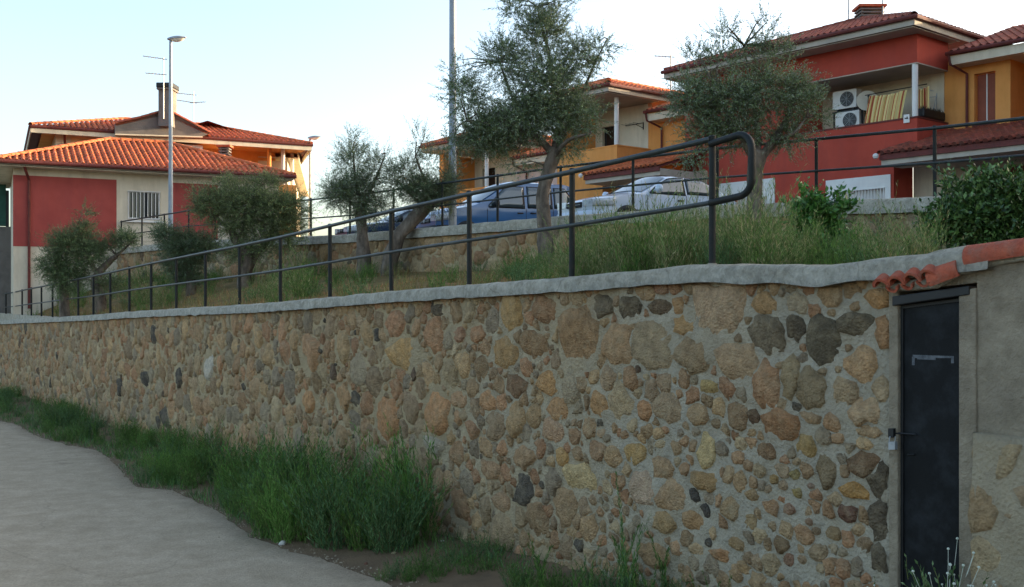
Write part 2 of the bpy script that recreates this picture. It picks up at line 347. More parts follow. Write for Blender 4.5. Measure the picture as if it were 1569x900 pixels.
def stone_wall(root, frame, t0, t1, top, bot, heroes, sizes, depthk, project, fill=lambda t, z, r: True, budget=300, rings_near=3, shrink=lambda t, z: 1.0, seed=3):
    rnd = random.Random(seed); S = []; cell = .5; gridd = {}
    def add(x, z, r, ell=None, col=None):
        i = len(S); S.append((x, z, r, ell, col)); gridd.setdefault((int(x // cell), int(z // cell)), []).append(i)
    def near(x, z, R=1):
        gx, gz = int(x // cell), int(z // cell)
        for a in range(gx - R, gx + R + 1):
            for b in range(gz - R, gz + R + 1):
                yield from gridd.get((a, b), ())
    for h in heroes: add(*h)
    for r, tries, tmax in sizes:
        for _ in range(tries):
            x = rnd.uniform(t0, min(t1, tmax)); zt, zb = top(x), bot(x); z = rnd.uniform(zb, zt)
            rr = r * rnd.uniform(.85, 1.15)
            if z > zt - rr * .8 or z < zb - .1: continue
            if not fill(x, z, rr): continue
            ok = True
            for j in near(x, z):
                s = S[j]
                if s[3]:
                    if ((x - s[0]) / (s[3][0] + rr * .9)) ** 2 + ((z - s[1]) / (s[3][1] + rr * .9)) ** 2 < 1: ok = False; break
                elif (x - s[0]) ** 2 + (z - s[1]) ** 2 < ((rr + s[2]) * .93) ** 2: ok = False; break
            if ok: add(x, z, rr)
    stones = []
    for i, (x, z, r, ell, col) in enumerate(S):
        poly = [(x - .6, z - .6), (x + .6, z - .6), (x + .6, z + .6), (x - .6, z + .6)]
        poly = clip_poly(poly, 0, 1, top(x) - .01)
        poly = clip_poly(clip_poly(poly, -1, 0, -(t0 - .05)), 1, 0, t1 + .05)
        if len(poly) < 3: continue
        rmy = r
        for j in near(x, z):
            if j == i: continue
            xj, zj, rj, ej, _ = S[j]; dx, dz = xj - x, zj - z; d = math.hypot(dx, dz)
            if d > 1.0 or d < 1e-6: continue
            ux, uz = dx / d, dz / d
            a_ = 1 / math.sqrt((ux / ell[0]) ** 2 + (uz / ell[1]) ** 2) if ell else r
            b_ = 1 / math.sqrt((ux / ej[0]) ** 2 + (uz / ej[1]) ** 2) if ej else rj
            split = d * a_ / (a_ + b_)
            poly = clip_poly(poly, ux, uz, ux * x + uz * z + split)
            if len(poly) < 3: break
        if len(poly) < 3: continue
        stones.append((project(x, z) * r, x, z, r, ell, col, poly))
    stones.sort(key=lambda s: -s[0])
    rest = MB(); rest_n = 0
    for i, (_, x, z, r, ell, col, poly) in enumerate(stones):
        if col is None:
            c = lin(rnd.choice(STONE_COLS)); k = rnd.uniform(.8, 1.12); c = tuple(min(1, q * k) for q in c)
            if rnd.random() < .025: c = lin(rnd.choice(["55504a", "615a50", "6b5848"]))
        else: c = lin(col); c = tuple(.8 * q + .2 * g for q, g in zip(c, lin('a89474')))
        lum = sum(c) / 3; c = tuple(q * .88 + lum * .12 for q in c)
        dep = depthk * (r ** .6) * rnd.uniform(.6, 1.25)
        e = ell if ell else (r * 1.9 * shrink(x, z) * rnd.uniform(.8, 1.3), r * 1.8 * shrink(x, z) * rnd.uniform(.75, 1.2))
        if i < budget:
            mb = MB(); stone_mesh(mb, (x, z), poly, r, dep, frame, c, 3, 12 if i > 60 else 16, e)
            mb.build("stone", M_stone, root, smooth=True)
            ob = root.children[-1] if False else None
        else:
            stone_mesh(rest, (x, z), poly, r, dep, frame, c, 2 if i > 900 else 3, 9 if i > 900 else 11, e); rest_n += 1
    if rest_n: tag(rest.build("stones", M_stone, root, smooth=True), kind='stuff')
    return len(stones)

lw = empty("stone_wall", W1(0, -2.4), "long lower retaining wall of tan rubble stones in grey mortar with a pale cement coping", "wall")
lw_inv = Vector((0, 0, 0))
lw.location = (0, 0, 0)
T_END = 46.0; T_DOOR = -1.70
def mort(t, z): return .034 * nz(t * 2.1, z * 2.1, 2) + .022 * nz(t * 7, z * 7, 4) + .014 * nz(t * 17, z * 13, 6) + .007 * nz(t * 40, z * 26, 8)
def mortar_fn(t, w):
    zb, zt = base1(t) - .3, cap1(t) - .06; z = zb + (zt - zb) * w
    b = 0
    return tuple(W1(t, z, mort(t, z) - .005 + b))
ts = list(np.concatenate([np.arange(T_DOOR, 3, .028), np.arange(3, 8, .045), np.arange(8, 20, .09), np.arange(20, T_END, .2)])); ws = list(np.linspace(0, 1, 84))
MC_N, MC_F = np.array(lin("b8b09e")), np.array(lin("b7a585"))
def mcol(t, w):
    k = min(1, max(0, (t + .5) / 5 + .45 * nz(t * .9, w * 3, 11))); return MC_N * (1 - k) + MC_F * k
mo = grid_sheet("mortar", ts, ws, mortar_fn, M_mortar, colf=mcol); mo.parent = lw; del mo["kind"]
bk = MB(); bk.box(W1(T_DOOR, -4.5, -.05), U1 * (T_END - T_DOOR), -N1 * .35, (0, 0, 4.0)); bk.build("core", M_cap, lw)

def hpx(x, y, rx, ry, c):
    t, z, D = wall_at(x, y); k = (x - 784) / F
    # metres per pixel along the wall and vertically
    t2, _, _ = wall_at(x + 1, y); return (t, z, math.sqrt(abs(t2 - t) * rx * D / F * ry), (abs(t2 - t) * rx * 1.14, D / F * ry * 1.12), c)
HERO = [(1098,475,38,43,"b99a78"),(1000,528,31,38,"a08c6c"),(1063,545,30,24,"98805f"),(1133,556,35,27,"b29470"),(1175,515,25,28,"6b6150"),
 (1217,503,13,20,"4a453c"),(1261,525,25,36,"4b483d"),(1173,465,22,15,"b58e5c"),(1175,594,20,35,"b08158"),(1213,578,12,38,"97835f"),(1245,594,20,35,"8b795a"),
 (1311,497,27,16,"5f594a"),(1343,458,21,15,"c08c50"),(1356,508,16,26,"a97c50"),(1318,563,22,30,"c39a6c"),(1295,605,18,30,"b09672"),(1323,630,23,20,"c2a078"),
 (1194,652,29,22,"a8774c"),(1131,638,17,22,"8f7150"),(1156,640,8,11,"5a4030"),(1083,690,11,28,"c9b078"),(1045,497,15,15,"b88f58"),(1038,470,8,14,"b08350"),
 (1008,470,19,11,"5c4a3a"),(966,473,16,19,"4f483d"),(918,470,19,16,"5a5348"),(1016,440,12,10,"94684c"),(1034,443,10,9,"9b6d4c"),(942,438,15,10,"b28a54"),
 (1234,685,14,17,"a98a4e"),(1172,692,14,11,"8a6a4a"),(1087,594,16,11,"b59a5c"),(946,530,20,30,"b08b62"),(987,628,11,14,"bd8858"),(1070,634,17,15,"ae8e66"),
 (1022,625,22,20,"a58c6c"),(968,695,15,15,"c09a58"),(1015,718,20,16,"b0906a"),(985,750,17,24,"bfa48a"),(1030,762,22,22,"b3926c"),(1085,738,25,14,"a58250"),
 (1265,720,12,28,"7c6a4e"),(1325,712,24,18,"74563c"),(1315,752,28,12,"b8873c"),(1297,787,14,14,"6a4238"),(1328,660,27,9,"b2926a"),(1345,740,18,30,"4c463c"),(1348,800,16,34,"544e45"),(1350,860,16,25,"4d483f"),
 (606,497,16,20,"b5825c"),(617,542,27,22,"c59a5c"),(783,483,17,26,"bb9458"),(672,476,10,9,"4b463f"),(730,512,14,13,"b2835c"),(703,513,12,11,"a5785a"),
 (773,540,22,22,"ad8752"),(887,520,30,45,"a47f56"),(838,475,20,20,"9b7350"),(670,632,18,34,"c08a58"),(591,642,17,28,"bd8655"),(749,613,11,15,"c08c5c"),
 (704,612,14,12,"b28a62"),(841,587,17,17,"bf8e54"),(854,627,20,16,"b98a58"),(790,592,15,16,"7d5c42"),(884,733,27,22,"d0b680"),(860,700,9,14,"c79a58"),
 (848,660,18,17,"bb9472"),(919,620,12,18,"bd8f5a"),(665,685,22,14,"b0a898"),(473,545,14,27,"b98c62"),(471,615,16,14,"c08c58"),(817,530,18,22,"95724c"),
 (320,560,7,22,"c8c2b4"),(525,610,12,22,"b08658"),(1012,800,20,16,"b0905f"),(1060,800,26,13,"b58c5c"),(1108,852,17,9,"bd8858"),(1000,850,26,18,"a8865c"),
 (940,700,14,16,"b79468"),(915,690,18,14,"a98461"),(745,720,16,13,"b08a64"),(800,700,20,16,"ab8862"),(770,770,18,14,"ad8a66"),(720,660,15,13,"ab805c"),
 (1185,735,8,7,"a5854c"),(1218,728,8,7,"8f8048"),(1221,756,7,7,"9d8a4c"),(1200,765,8,6,"ae7a52"),(1209,780,9,8,"97705a"),(1240,745,6,5,"8a6f60"),(1195,835,13,12,"6f5638"),(1275,818,11,10,"8a6f48"),(1207,858,8,9,"8a5f4a"),(1240,800,6,6,"94735c"),(1150,800,9,11,"a68c60"),(1120,780,14,16,"a5885f"),
 (1130,835,12,10,"a88a5e"),(1150,760,10,9,"a4865c"),(1240,640,18,9,"a98c68"),(1262,570,5,8,"8f7c60")]
heroes = [hpx(*h) for h in HERO]
def fill1(t, z, r):
    zt = cap1(t); zb = base1(t)
    # the mason smeared mortar over the lower right end of the wall
    m = max(0.0, min(1.0, (1.6 - t) / 1.2)) * max(0.0, min(1.0, (-.75 - z) / .4))
    if m > .2: return r < .055 and random.random() < .22
    u = max(0.0, min(1.0, (2.2 - t) / 2.0)) * max(0, min(1, (z + .9) / .5))
    if u > .3 and m > .1: return r < .085 and random.random() > u * .45
    return True
def shr1(t, z): return 1.0 - .15 * max(0, min(1, (3 - t) / 4))
nst = stone_wall(lw, lambda t, z, o: tuple(W1(t, z, mort(t, z) + o)), T_DOOR + .06, T_END, lambda t: cap1(t) - .11, lambda t: base1(t) - .05, heroes,
    [(.19, 900, 46), (.15, 2600, 46), (.12, 6500, 46), (.09, 12000, 46), (.066, 14000, 24), (.047, 12000, 14), (.034, 14000, 8)], .085,
    lambda t, z: 1.0 / (8 + .83 * t) * (1 if -1.7 < t < 33 else .01), fill1, 300, shrink=shr1)
print("lower stones", nst)

def coping(root, frame, ts, top, h, w, m, seed):
    V = []; prof = []
    n = 10
    for t in ts:
        for k in range(n):
            a = math.pi * k / (n - 1); c, s = math.cos(a), math.sin(a)
            o = (w / 2 + .015 * nz(t * 1.5, seed, k * .2)) * (abs(c) ** .45) * (1 if c > 0 else -1); z = -h + h * 1.0 * (abs(s) ** .38) + .014 * nz(t * 2.2, k * .5, seed) + .006 * nz(t * 11, k * 1.1, seed)
            if k in (0, n - 1): z = -h - .02 * (1 + nz(t * 3, seed))
            V.append(tuple(frame(t, top(t) + z, o)))
    L = len(ts); Fq = [(i * n + k, i * n + k + 1, (i + 1) * n + k + 1, (i + 1) * n + k) for i in range(L - 1) for k in range(n - 1)]
    Fq += [((i + 1) * n, i * n, i * n + n - 1, (i + 1) * n + n - 1) for i in range(L - 1)]
    o = npmesh("coping", np.array(V), np.array(Fq), m, root, smooth=True); return o
coping(lw, lambda t, z, o: W1(t, z, o - .13), list(np.concatenate([np.arange(-2.42, 14, .07), np.arange(14, T_END, .25)])), cap1, .12, .44, M_cap, 3)

uw = empty("stone_wall", (0, 0, 0), "upper stone wall with thick cement top holding up the car park behind the olive trees", "wall")
def mortar2(t, w):
    zb, zt = base2(t) - .3, cap2(t) - .1; z = zb + (zt - zb) * w
    return tuple(W2(t, z, mort(t + 50, z) - .005))
T2A, T2B = -9.0, 18.2 * K2
mo = grid_sheet("mortar", list(np.arange(T2A, T2B, .16)), list(np.linspace(0, 1, 16)), mortar2, M_mortar, colf=lambda t, w: MC_F); mo.parent = uw; del mo["kind"]
bk = MB(); bk.box(W2(T2A, -.5, -.06), U2 * (T2B - T2A), -N2 * .3, (0, 0, 1.7)); bk.build("core", M_cap, uw)
nst = stone_wall(uw, lambda t, z, o: tuple(W2(t, z, mort(t + 50, z) + o)), T2A, T2B, lambda t: cap2(t) - .2, lambda t: base2(t) - .05, [],
    [(.23, 500, 60), (.18, 900, 60), (.13, 2600, 60), (.09, 6000, 60), (.065, 5000, 60)], .11, lambda t, z: 1.0 / (14.6 + .75 * t) * (1 if t > -1.8 else .01), budget=300, seed=8)
print("upper stones", nst)
coping(uw, lambda t, z, o: W2(t, z, o - .13), list(np.arange(T2A, T2B, .12)), cap2, .2, .46, M_cap, 9)

# ------------------------------------------------------------ railings
def railing(W, capf, ks, step, label, loop, rp=.027, last_h=1.0):
    r = empty("railing", (0, 0, 0), label, "railing")
    for k in ks:
        t = k * step; zb = capf(t) - .05; m = MB()
        h = 1.0 + random.uniform(-.008, .008); lean = random.uniform(-.008, .008)
        p0 = W(t, zb, -.13); p1 = W(t + lean, zb + .05 + h, -.13)
        m.tube([p0, p1, p1 + Vector((0, 0, .004))], [rp, rp, rp * .7], 12); o = m.build("post", M_green, r); autosmooth(o)
        m = MB(); m.tube([W(t, zb + .045, -.13), W(t, zb + .06, -.13)], rp * 1.35, 12); m.build("collar", M_cap, o)
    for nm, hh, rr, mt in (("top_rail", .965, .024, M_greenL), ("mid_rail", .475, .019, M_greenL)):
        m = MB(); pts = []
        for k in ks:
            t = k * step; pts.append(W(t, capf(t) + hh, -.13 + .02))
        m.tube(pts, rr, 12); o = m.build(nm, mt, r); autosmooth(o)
    if loop:
        zt, zm = capf(0) + .93, capf(0) + .475; L = .43; R = .13; pts = [W(.0, zt, -.11)]
        dz = .025
        for i in range(7):
            a = math.pi / 2 * (1 - i / 6); pts.append(W(-(L - R) - R * math.cos(a), zt + dz * 1.2 - R + R * math.sin(a), -.11))
        for i in range(7):
            a = -math.pi / 2 * i / 6; pts.append(W(-(L - R) - R * math.cos(a), zm + dz + R + R * math.sin(a), -.11))
        pts.append(W(0, zm, -.11))
        m = MB(); m.tube(pts, .027, 12); o = m.build("end_loop", M_green, r); autosmooth(o)
    return r
railing(W1, cap1, list(range(0, 21)), S0, "dark green tubular handrail on top of the lower stone wall, rounded loop end", True)
railing(W2, cap2, list(range(-4, 18)), K2, "dark two-rail railing on the upper wall in front of the parked cars", False)

# loose gravel along the lane edge
rg = np.random.default_rng(3); V, Fq = [], []
for i in range(2600):
    t = rg.uniform(-1.5, 24); e = road_edge(t); d = e + rg.normal() * (.10 if rg.uniform() < .6 else .6); 
    if d < .05 or d > 6: continue
    r0 = rg.uniform(.004, .014); c = W1(t, base1(t) + (.022 if d > e else .01), d); b0 = len(V)
    for k in range(4):
        a = 1.57 * k + rg.uniform(-.4, .4); q = r0 * rg.uniform(.6, 1.3); V.append((c.x + math.cos(a) * q, c.y + math.sin(a) * q, c.z - .004))
    V.append((c.x, c.y, c.z + r0 * rg.uniform(.4, .9)))
    Fq += [(b0 + k, b0 + (k + 1) % 4, b0 + 4) for k in range(4)]
tag(npmesh("gravel", np.array(V), np.array(Fq), mat("gravel", lin("b0a084"), lin("7c6c54"), 15, .95)), "loose gravel scattered along the broken lane edge", "gravel", kind='stuff')
# ------------------------------------------------------------ small shed with metal door at the right end of the lower wall
def T(px): return wall_at(px, 400)[0]
def WP(px, py, off=0.0):
    t, z, D = wall_at(px, py); return W1(t, z, off)
def wslab(mb, px0, px1, top, bot, o0, o1, n=6):
    """slab on the wall line between two columns; top / bot are image-row heights at both ends, o0 back offset, o1 front offset"""
    tA, tB = T(px0), T(px1)
    def zz(py, px): return wall_at(px, py)[1]
    a = [W1(tA, zz(top[0], px0), 0), W1(tB, zz(top[1], px1), 0), W1(tB, bot if not isinstance(bot, tuple) else zz(bot[1], px1), 0), W1(tA, bot if not isinstance(bot, tuple) else zz(bot[0], px0), 0)]
    p = [x + N1 * o1 for x in a]; q = [x + N1 * o0 for x in a]
    mb.raw(p + q, [(0, 3, 2, 1), (4, 5, 6, 7), (0, 1, 5, 4), (1, 2, 6, 5), (2, 3, 7, 6), (3, 0, 4, 7)])
shed = empty("meter_shed", (0, 0, 0), "small plastered lean-to shed with red tile edge at the right end of the stone wall", "shed")
FLOOR = base1(-2)
m = MB(); wslab(m, 1364, 1378, (446, 444), FLOOR - .3, -.5, .02); wslab(m, 1473.5, 1500, (446, 441), FLOOR - .3, -.5, .035)
m.build("door_jamb", M_plaster, shed, bevel=.008)
m = MB(); wslab(m, 1366, 1500, (431, 392), (449, 433), -.5, .012); m.build("gable_wall", M_plaster, shed)
V = []; us = list(np.linspace(T(1500), T(1500) - 2.6, 40)); wsn = list(np.linspace(0, 1, 26))
def swf(t, w):
    px_top = 395 - (T(1500) - t) * 68; zt = .245 + (T(1500) - t) * .12; z = FLOOR - .3 + (zt - FLOOR + .3) * w
    return tuple(W1(t, z, .02 + .012 * nz(t * 3, z * 3, 9) + .005 * nz(t * 14, z * 14, 3)))
sw = grid_sheet("side_wall", us, wsn, swf, M_plaster); sw.parent = shed; del sw["kind"]
m = MB(); m.box(W1(T(1366), FLOOR - .3, -.52), -U1 * (T(1366) - T(1500) + 2.6), -N1 * .9, (0, 0, 2.55)); m.build("shed_body", M_plaster, shed)
m = MB(); wslab(m, 1373, 1491, (454.5, 438), (469, 452), -.3, .045); m.build("lintel", M_dark, shed, bevel=.006)
door = MB(); wslab(door, 1377.5, 1474, (467, 455), FLOOR + .04, -.06, -.02); do = door.build("door", M_door, shed, bevel=.004)
m = MB(); wslab(m, 1378, 1382, (469, 468), FLOOR + .04, -.02, -.008); wslab(m, 1470, 1474, (457, 456), FLOOR + .04, -.02, -.008)
wslab(m, 1382, 1470, (468, 457.5), (473, 462), -.02, -.008); m.build("door_edge", M_dark, do)
for py in (505, 708):
    m = MB(); m.tube([WP(1471.5, py, .0), WP(1471.5, py + 26, .0)], .011, 10); m.build("hinge", M_dark, do)
m = MB(); m.tube([WP(1370, 664, .02), WP(1382, 664, .015), WP(1403, 666, .0)], .006, 8); m.build("bolt", M_dark, do)
m = MB(); m.tube([WP(1388, 697, -.01), WP(1399, 697, -.01)], .004, 8); m.build("keyhole", M_dark, do); m = MB()
wslab(m, 1367, 1375, (656, 656), (670, 670), .015, .045); m.build("hasp", M_dark, do)
m = MB(); m.tube([WP(1371, 668, .05), WP(1371, 676, .06), WP(1376, 680, .06), WP(1379, 674, .05), WP(1379, 668, .05)], .003, 8); wslab(m, 1370, 1380, (676, 676), (688, 688), .035, .06); m.build("padlock", M_galv, do)
m = MB(); M_scuff = mat("scuffed_paint", lin("62666a"), lin("3a3f44"), 30, .7)
for (x0, x1, ya, yb) in ((1395, 1456, (544, 546), (549, 549)), (1394, 1398, (547, 547), (560, 560)), (1454, 1458, (546, 546), (557, 557)), (1402, 1430, (549, 549), (551, 552))):
    wslab(m, x0, x1, ya, yb, -.0205, -.0185)
m.build("paint_scuff", M_scuff, do)
def barrel(mb, p, axis, up, L, r0, r1, n=9, th=.012, arc=math.pi):
    """half-round clay tile: outer and inner shell, open ends closed by a rim"""
    axis = Vector(axis).normalized(); up = Vector(up); up = (up - axis * up.dot(axis)).normalized(); side = axis.cross(up); p = Vector(p)
    ring = []
    for (d, r) in ((0, r0), (L, r1)):
        for rr in (r, r - th):
            for k in range(n):
                a = (math.pi - arc) / 2 + arc * k / (n - 1); ring.append(p + axis * d + side * math.cos(a) * rr + up * math.sin(a) * rr)
    fs = []
    for k in range(n - 1):
        fs += [(k, k + 1, 2 * n + k + 1, 2 * n + k), (n + k + 1, n + k, 3 * n + k, 3 * n + k + 1), (k + 1, k, n + k, n + k + 1), (2 * n + k, 2 * n + k + 1, 3 * n + k + 1, 3 * n + k)]
    fs += [(0, 2 * n, 3 * n, n), (n - 1, 2 * n - 1, 4 * n - 1, 3 * n - 1)]
    mb.raw(ring, fs)
for i, (px, py) in enumerate(((1366, 441), (1389, 437), (1413, 432.5), (1438, 428))):
    m = MB(); cc_ = WP(px, py, .105); barrel(m, cc_, -N1 + Vector((0, 0, .62)), (0, 0, 1), .20, .062 + .001 * i, .066, 12, th=.018)
    o = m.build("tile", M_tileN, shed); autosmooth(o, 50)
    if i < 3:
        m = MB(); barrel(m, WP(px + 12, py - 1, .085), -N1 + Vector((0, 0, .62)), Vector((0, 0, -1)) , .18, .044, .044, 9, th=.014); autosmooth(m.build("tile", M_tileN, shed), 50)
m = MB(); wslab(m, 1358, 1450, (436, 420), (448, 434), -.2, -.02); m.build("tile_bed", M_dark, shed)  # mortar bed coloured near black for the shade inside the tile mouths
m = MB(); barrel(m, WP(1437, 428, .05), -U1 + Vector((0, 0, .30)), (N1 * .9 + Vector((0, 0, 1))), .20, .072, .066, 12)
o = m.build("tile", M_tileN, shed); autosmooth(o, 50)
a = WP(1490, 396, .03); vd = -U1 + Vector((0, 0, .10))
for j in range(4):
    m = MB(); barrel(m, a + vd * (.36 * j) + Vector((0, 0, .004 * j)), vd, N1 * .45 + Vector((0, 0, 1)), .40, .076, .068, 12, arc=3.4)
    o = m.build("tile", M_tileN, shed); autosmooth(o, 50)
def lump(mb, pts, r, seed):
    mb.tube(pts, r, 9)
    for i in range(len(mb.v) - len(pts) * 9, len(mb.v)):
        v = Vector(mb.v[i]); mb.v[i] = tuple(v + Vector((1, 1, 1)) * .02 * nz(v.x * 14, v.y * 14, v.z * 14 + seed))
m = MB(); lump(m, [WP(1366, 441, .02), WP(1400, 437, .03), WP(1440, 432, .03), WP(1470, 412, .02)], [.03, .035, .035, .04], 1)
lump(m, [WP(1468, 408, .0), WP(1482, 402, .02), WP(1500, 407, .03), WP(1530, 401, .03), WP(1600, 387, .03), WP(1680, 371, .03)], [.06, .07, .045, .03, .03, .03], 2)
lump(m, [WP(1385, 412, -.05), WP(1430, 399, -.05), WP(1480, 388, -.05)], [.05, .06, .05], 3); m.build("cement_bedding", M_cap, shed, smooth=True)
m = MB(); m.lathe(WP(1468, 384, -.1), [(-.03, .01), (-.02, .028), (0, .03), (.02, .024), (.035, .004)], 9)
tag(m.build("loose_stone", M_stone if False else M_plaster), "small round stone lying on the wall coping beside the red tiles", "stone")
# low stone buttress at the foot of the shed
bt = empty("stone_plinth", (0, 0, 0), "low rough stone plinth against the shed wall right of the black door", "wall")
zt_pl = wall_at(1530, 665)[1]
tp0 = T(1497)
def plf(t, w):
    z = FLOOR - .3 + (zt_pl - FLOOR + .3) * min(w, 1); off = .10 + .02 * nz(t * 3, z * 3, 7) + .01 * nz(t * 9, z * 9, 2)
    if t > tp0 - .02: off = .02
    if w > 1: off = .10 - .2 * (w - 1) * 4
    return tuple(W1(t, z + (.01 * nz(t * 4, 0) if w >= 1 else 0), off))
pl = grid_sheet("mortar", [tp0, tp0 - .03] + [tp0 - .07 - .06 * k for k in range(36)], list(np.linspace(0, 1, 24)) + [1.05, 1.25], plf, M_mortar, colf=lambda t, w: MC_N * .5 + MC_F * .5); pl.parent = bt; del pl["kind"]
stone_wall(bt, lambda t, z, o: tuple(W1(t, z, .088 + .02 * nz(t * 3, z * 3, 7) + o * .7)), tp0 - 2.2, tp0 - .06, lambda t: zt_pl - .02, lambda t: FLOOR, [],
    [(.14, 60, 9), (.10, 200, 9), (.07, 500, 9), (.05, 600, 9)], .08, lambda t, z: .1, seed=21)

# ------------------------------------------------------------ houses
class Frame:
    def __init__(s, C, a, b, z0=0.0): s.C = Vector(C); s.a = Vector((a[0], a[1], 0)).normalized(); s.b = Vector((b[0], b[1], 0)).normalized(); s.z0 = z0
    def P(s, u, v, z): p = s.C + s.a * u + s.b * v; return Vector((p.x, p.y, z + s.z0))
    def box(s, mb, u0, u1, v0, v1, z0, z1): mb.box(s.P(u0, v0, z0), s.a * (u1 - u0), s.b * (v1 - v0), (0, 0, z1 - z0))
def wall_panel(mb, P, L, z0, z1, opens, thick):
    """wall from P(x, depth, z) with real openings; opens = [(x0,x1,z0,z1)]"""
    xs = sorted({0, L} | {o[0] for o in opens} | {o[1] for o in opens}); zs = sorted({z0, z1} | {o[2] for o in opens} | {o[3] for o in opens})
    for i in range(len(xs) - 1):
        for j in range(len(zs) - 1):
            xm, zm = (xs[i] + xs[i + 1]) / 2, (zs[j] + zs[j + 1]) / 2
            if any(o[0] < xm < o[1] and o[2] < zm < o[3] for o in opens): continue
            for d in (0, thick): mb.face([P(xs[i], d, zs[j]), P(xs[i + 1], d, zs[j]), P(xs[i + 1], d, zs[j + 1]), P(xs[i], d, zs[j + 1])])
    for (a, b, c, d) in [(0, L, z0, z1)] + list(opens):
        for (q, r) in (((a, c), (b, c)), ((b, c), (b, d)), ((b, d), (a, d)), ((a, d), (a, c))):
            mb.face([P(q[0], 0, q[1]), P(r[0], 0, r[1]), P(r[0], thick, r[1]), P(q[0], thick, q[1])])
def tile_slope(mb, E0, E1, up, lenfn, pitch=.21, course=.40, startfn=None, drop=.03):
    """rows of barrel tiles: E0->E1 eave, up = unit vector up the slope, lenfn(w) slope length at w metres along the eave"""
    E0, E1, up = Vector(E0), Vector(E1), Vector(up).normalized(); al = (E1 - E0); W = al.length; al.normalize(); nrm = al.cross(up)
    if nrm.z < 0: nrm = -nrm
    prof = [(-.105, .0), (-.068, .004), (-.05, .05), (0, .078), (.05, .05), (.068, .004), (.105, .0)]
    n = max(1, int(W / pitch)); pw = W / n; k = pw / .21; rnd = random.Random(int(W * 100))
    for i in range(n):
        w = (i + .5) * pw; L = lenfn(w); s0 = startfn(w) if startfn else 0
        if L - s0 < .1: continue
        j = 0; s = s0
        while s < L - .02:
            e = min(s + course, L); g = rnd.uniform(.72, 1.08); cc = (g, g * rnd.uniform(.9, 1.04), g * rnd.uniform(.85, 1.1)); jl = rnd.uniform(-.012, .012)
            lo = [E0 + al * (w + x * k) + up * (s - (.03 if s > s0 else drop) + jl) + nrm * (h + .028) for x, h in prof]
            hi = [E0 + al * (w + x * k * .96) + up * e + nrm * (h + .004) for x, h in prof]
            for q in range(6): mb.face([lo[q], lo[q + 1], hi[q + 1], hi[q]], cc)
            if True:
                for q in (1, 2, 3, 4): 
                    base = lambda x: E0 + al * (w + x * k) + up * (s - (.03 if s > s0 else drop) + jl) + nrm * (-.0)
                    mb.face([base(prof[q][0]), lo[q], lo[q + 1], base(prof[q + 1][0])], (cc[0] * .35, cc[1] * .3, cc[2] * .3) if s == s0 else cc)  # end faces of the eave row darkened to paint shade into the openings
            s = e; j += 1
def ridge_caps(mb, A, B, r=.11, step=.38):
    A, B = Vector(A), Vector(B); d = B - A; L = d.length; d.normalize(); n = max(1, int(L / step))
    for i in range(n):
        mb.c = mb.c; b0 = len(mb.f); barrel(mb, A + d * (i * L / n) + Vector((0, 0, -.03)), d, (0, 0, 1), L / n + .05, r, r * .86, 7)
        g = random.uniform(.7, 1.05)
        for f in mb.f[b0:]: mb.c.append((len(f), (g, g * .98, g * .95)))
def slope_poly(mb, pts, th=.06):
    """closed thin slab under the tiles"""
    p = [Vector(x) for x in pts]; n = len(p); q = [x - Vector((0, 0, th)) for x in p]
    mb.raw(p + q, [tuple(range(n)), tuple(reversed(range(n, 2 * n)))] + [(i, i + n, (i + 1) % n + n, (i + 1) % n) for i in range(n)])
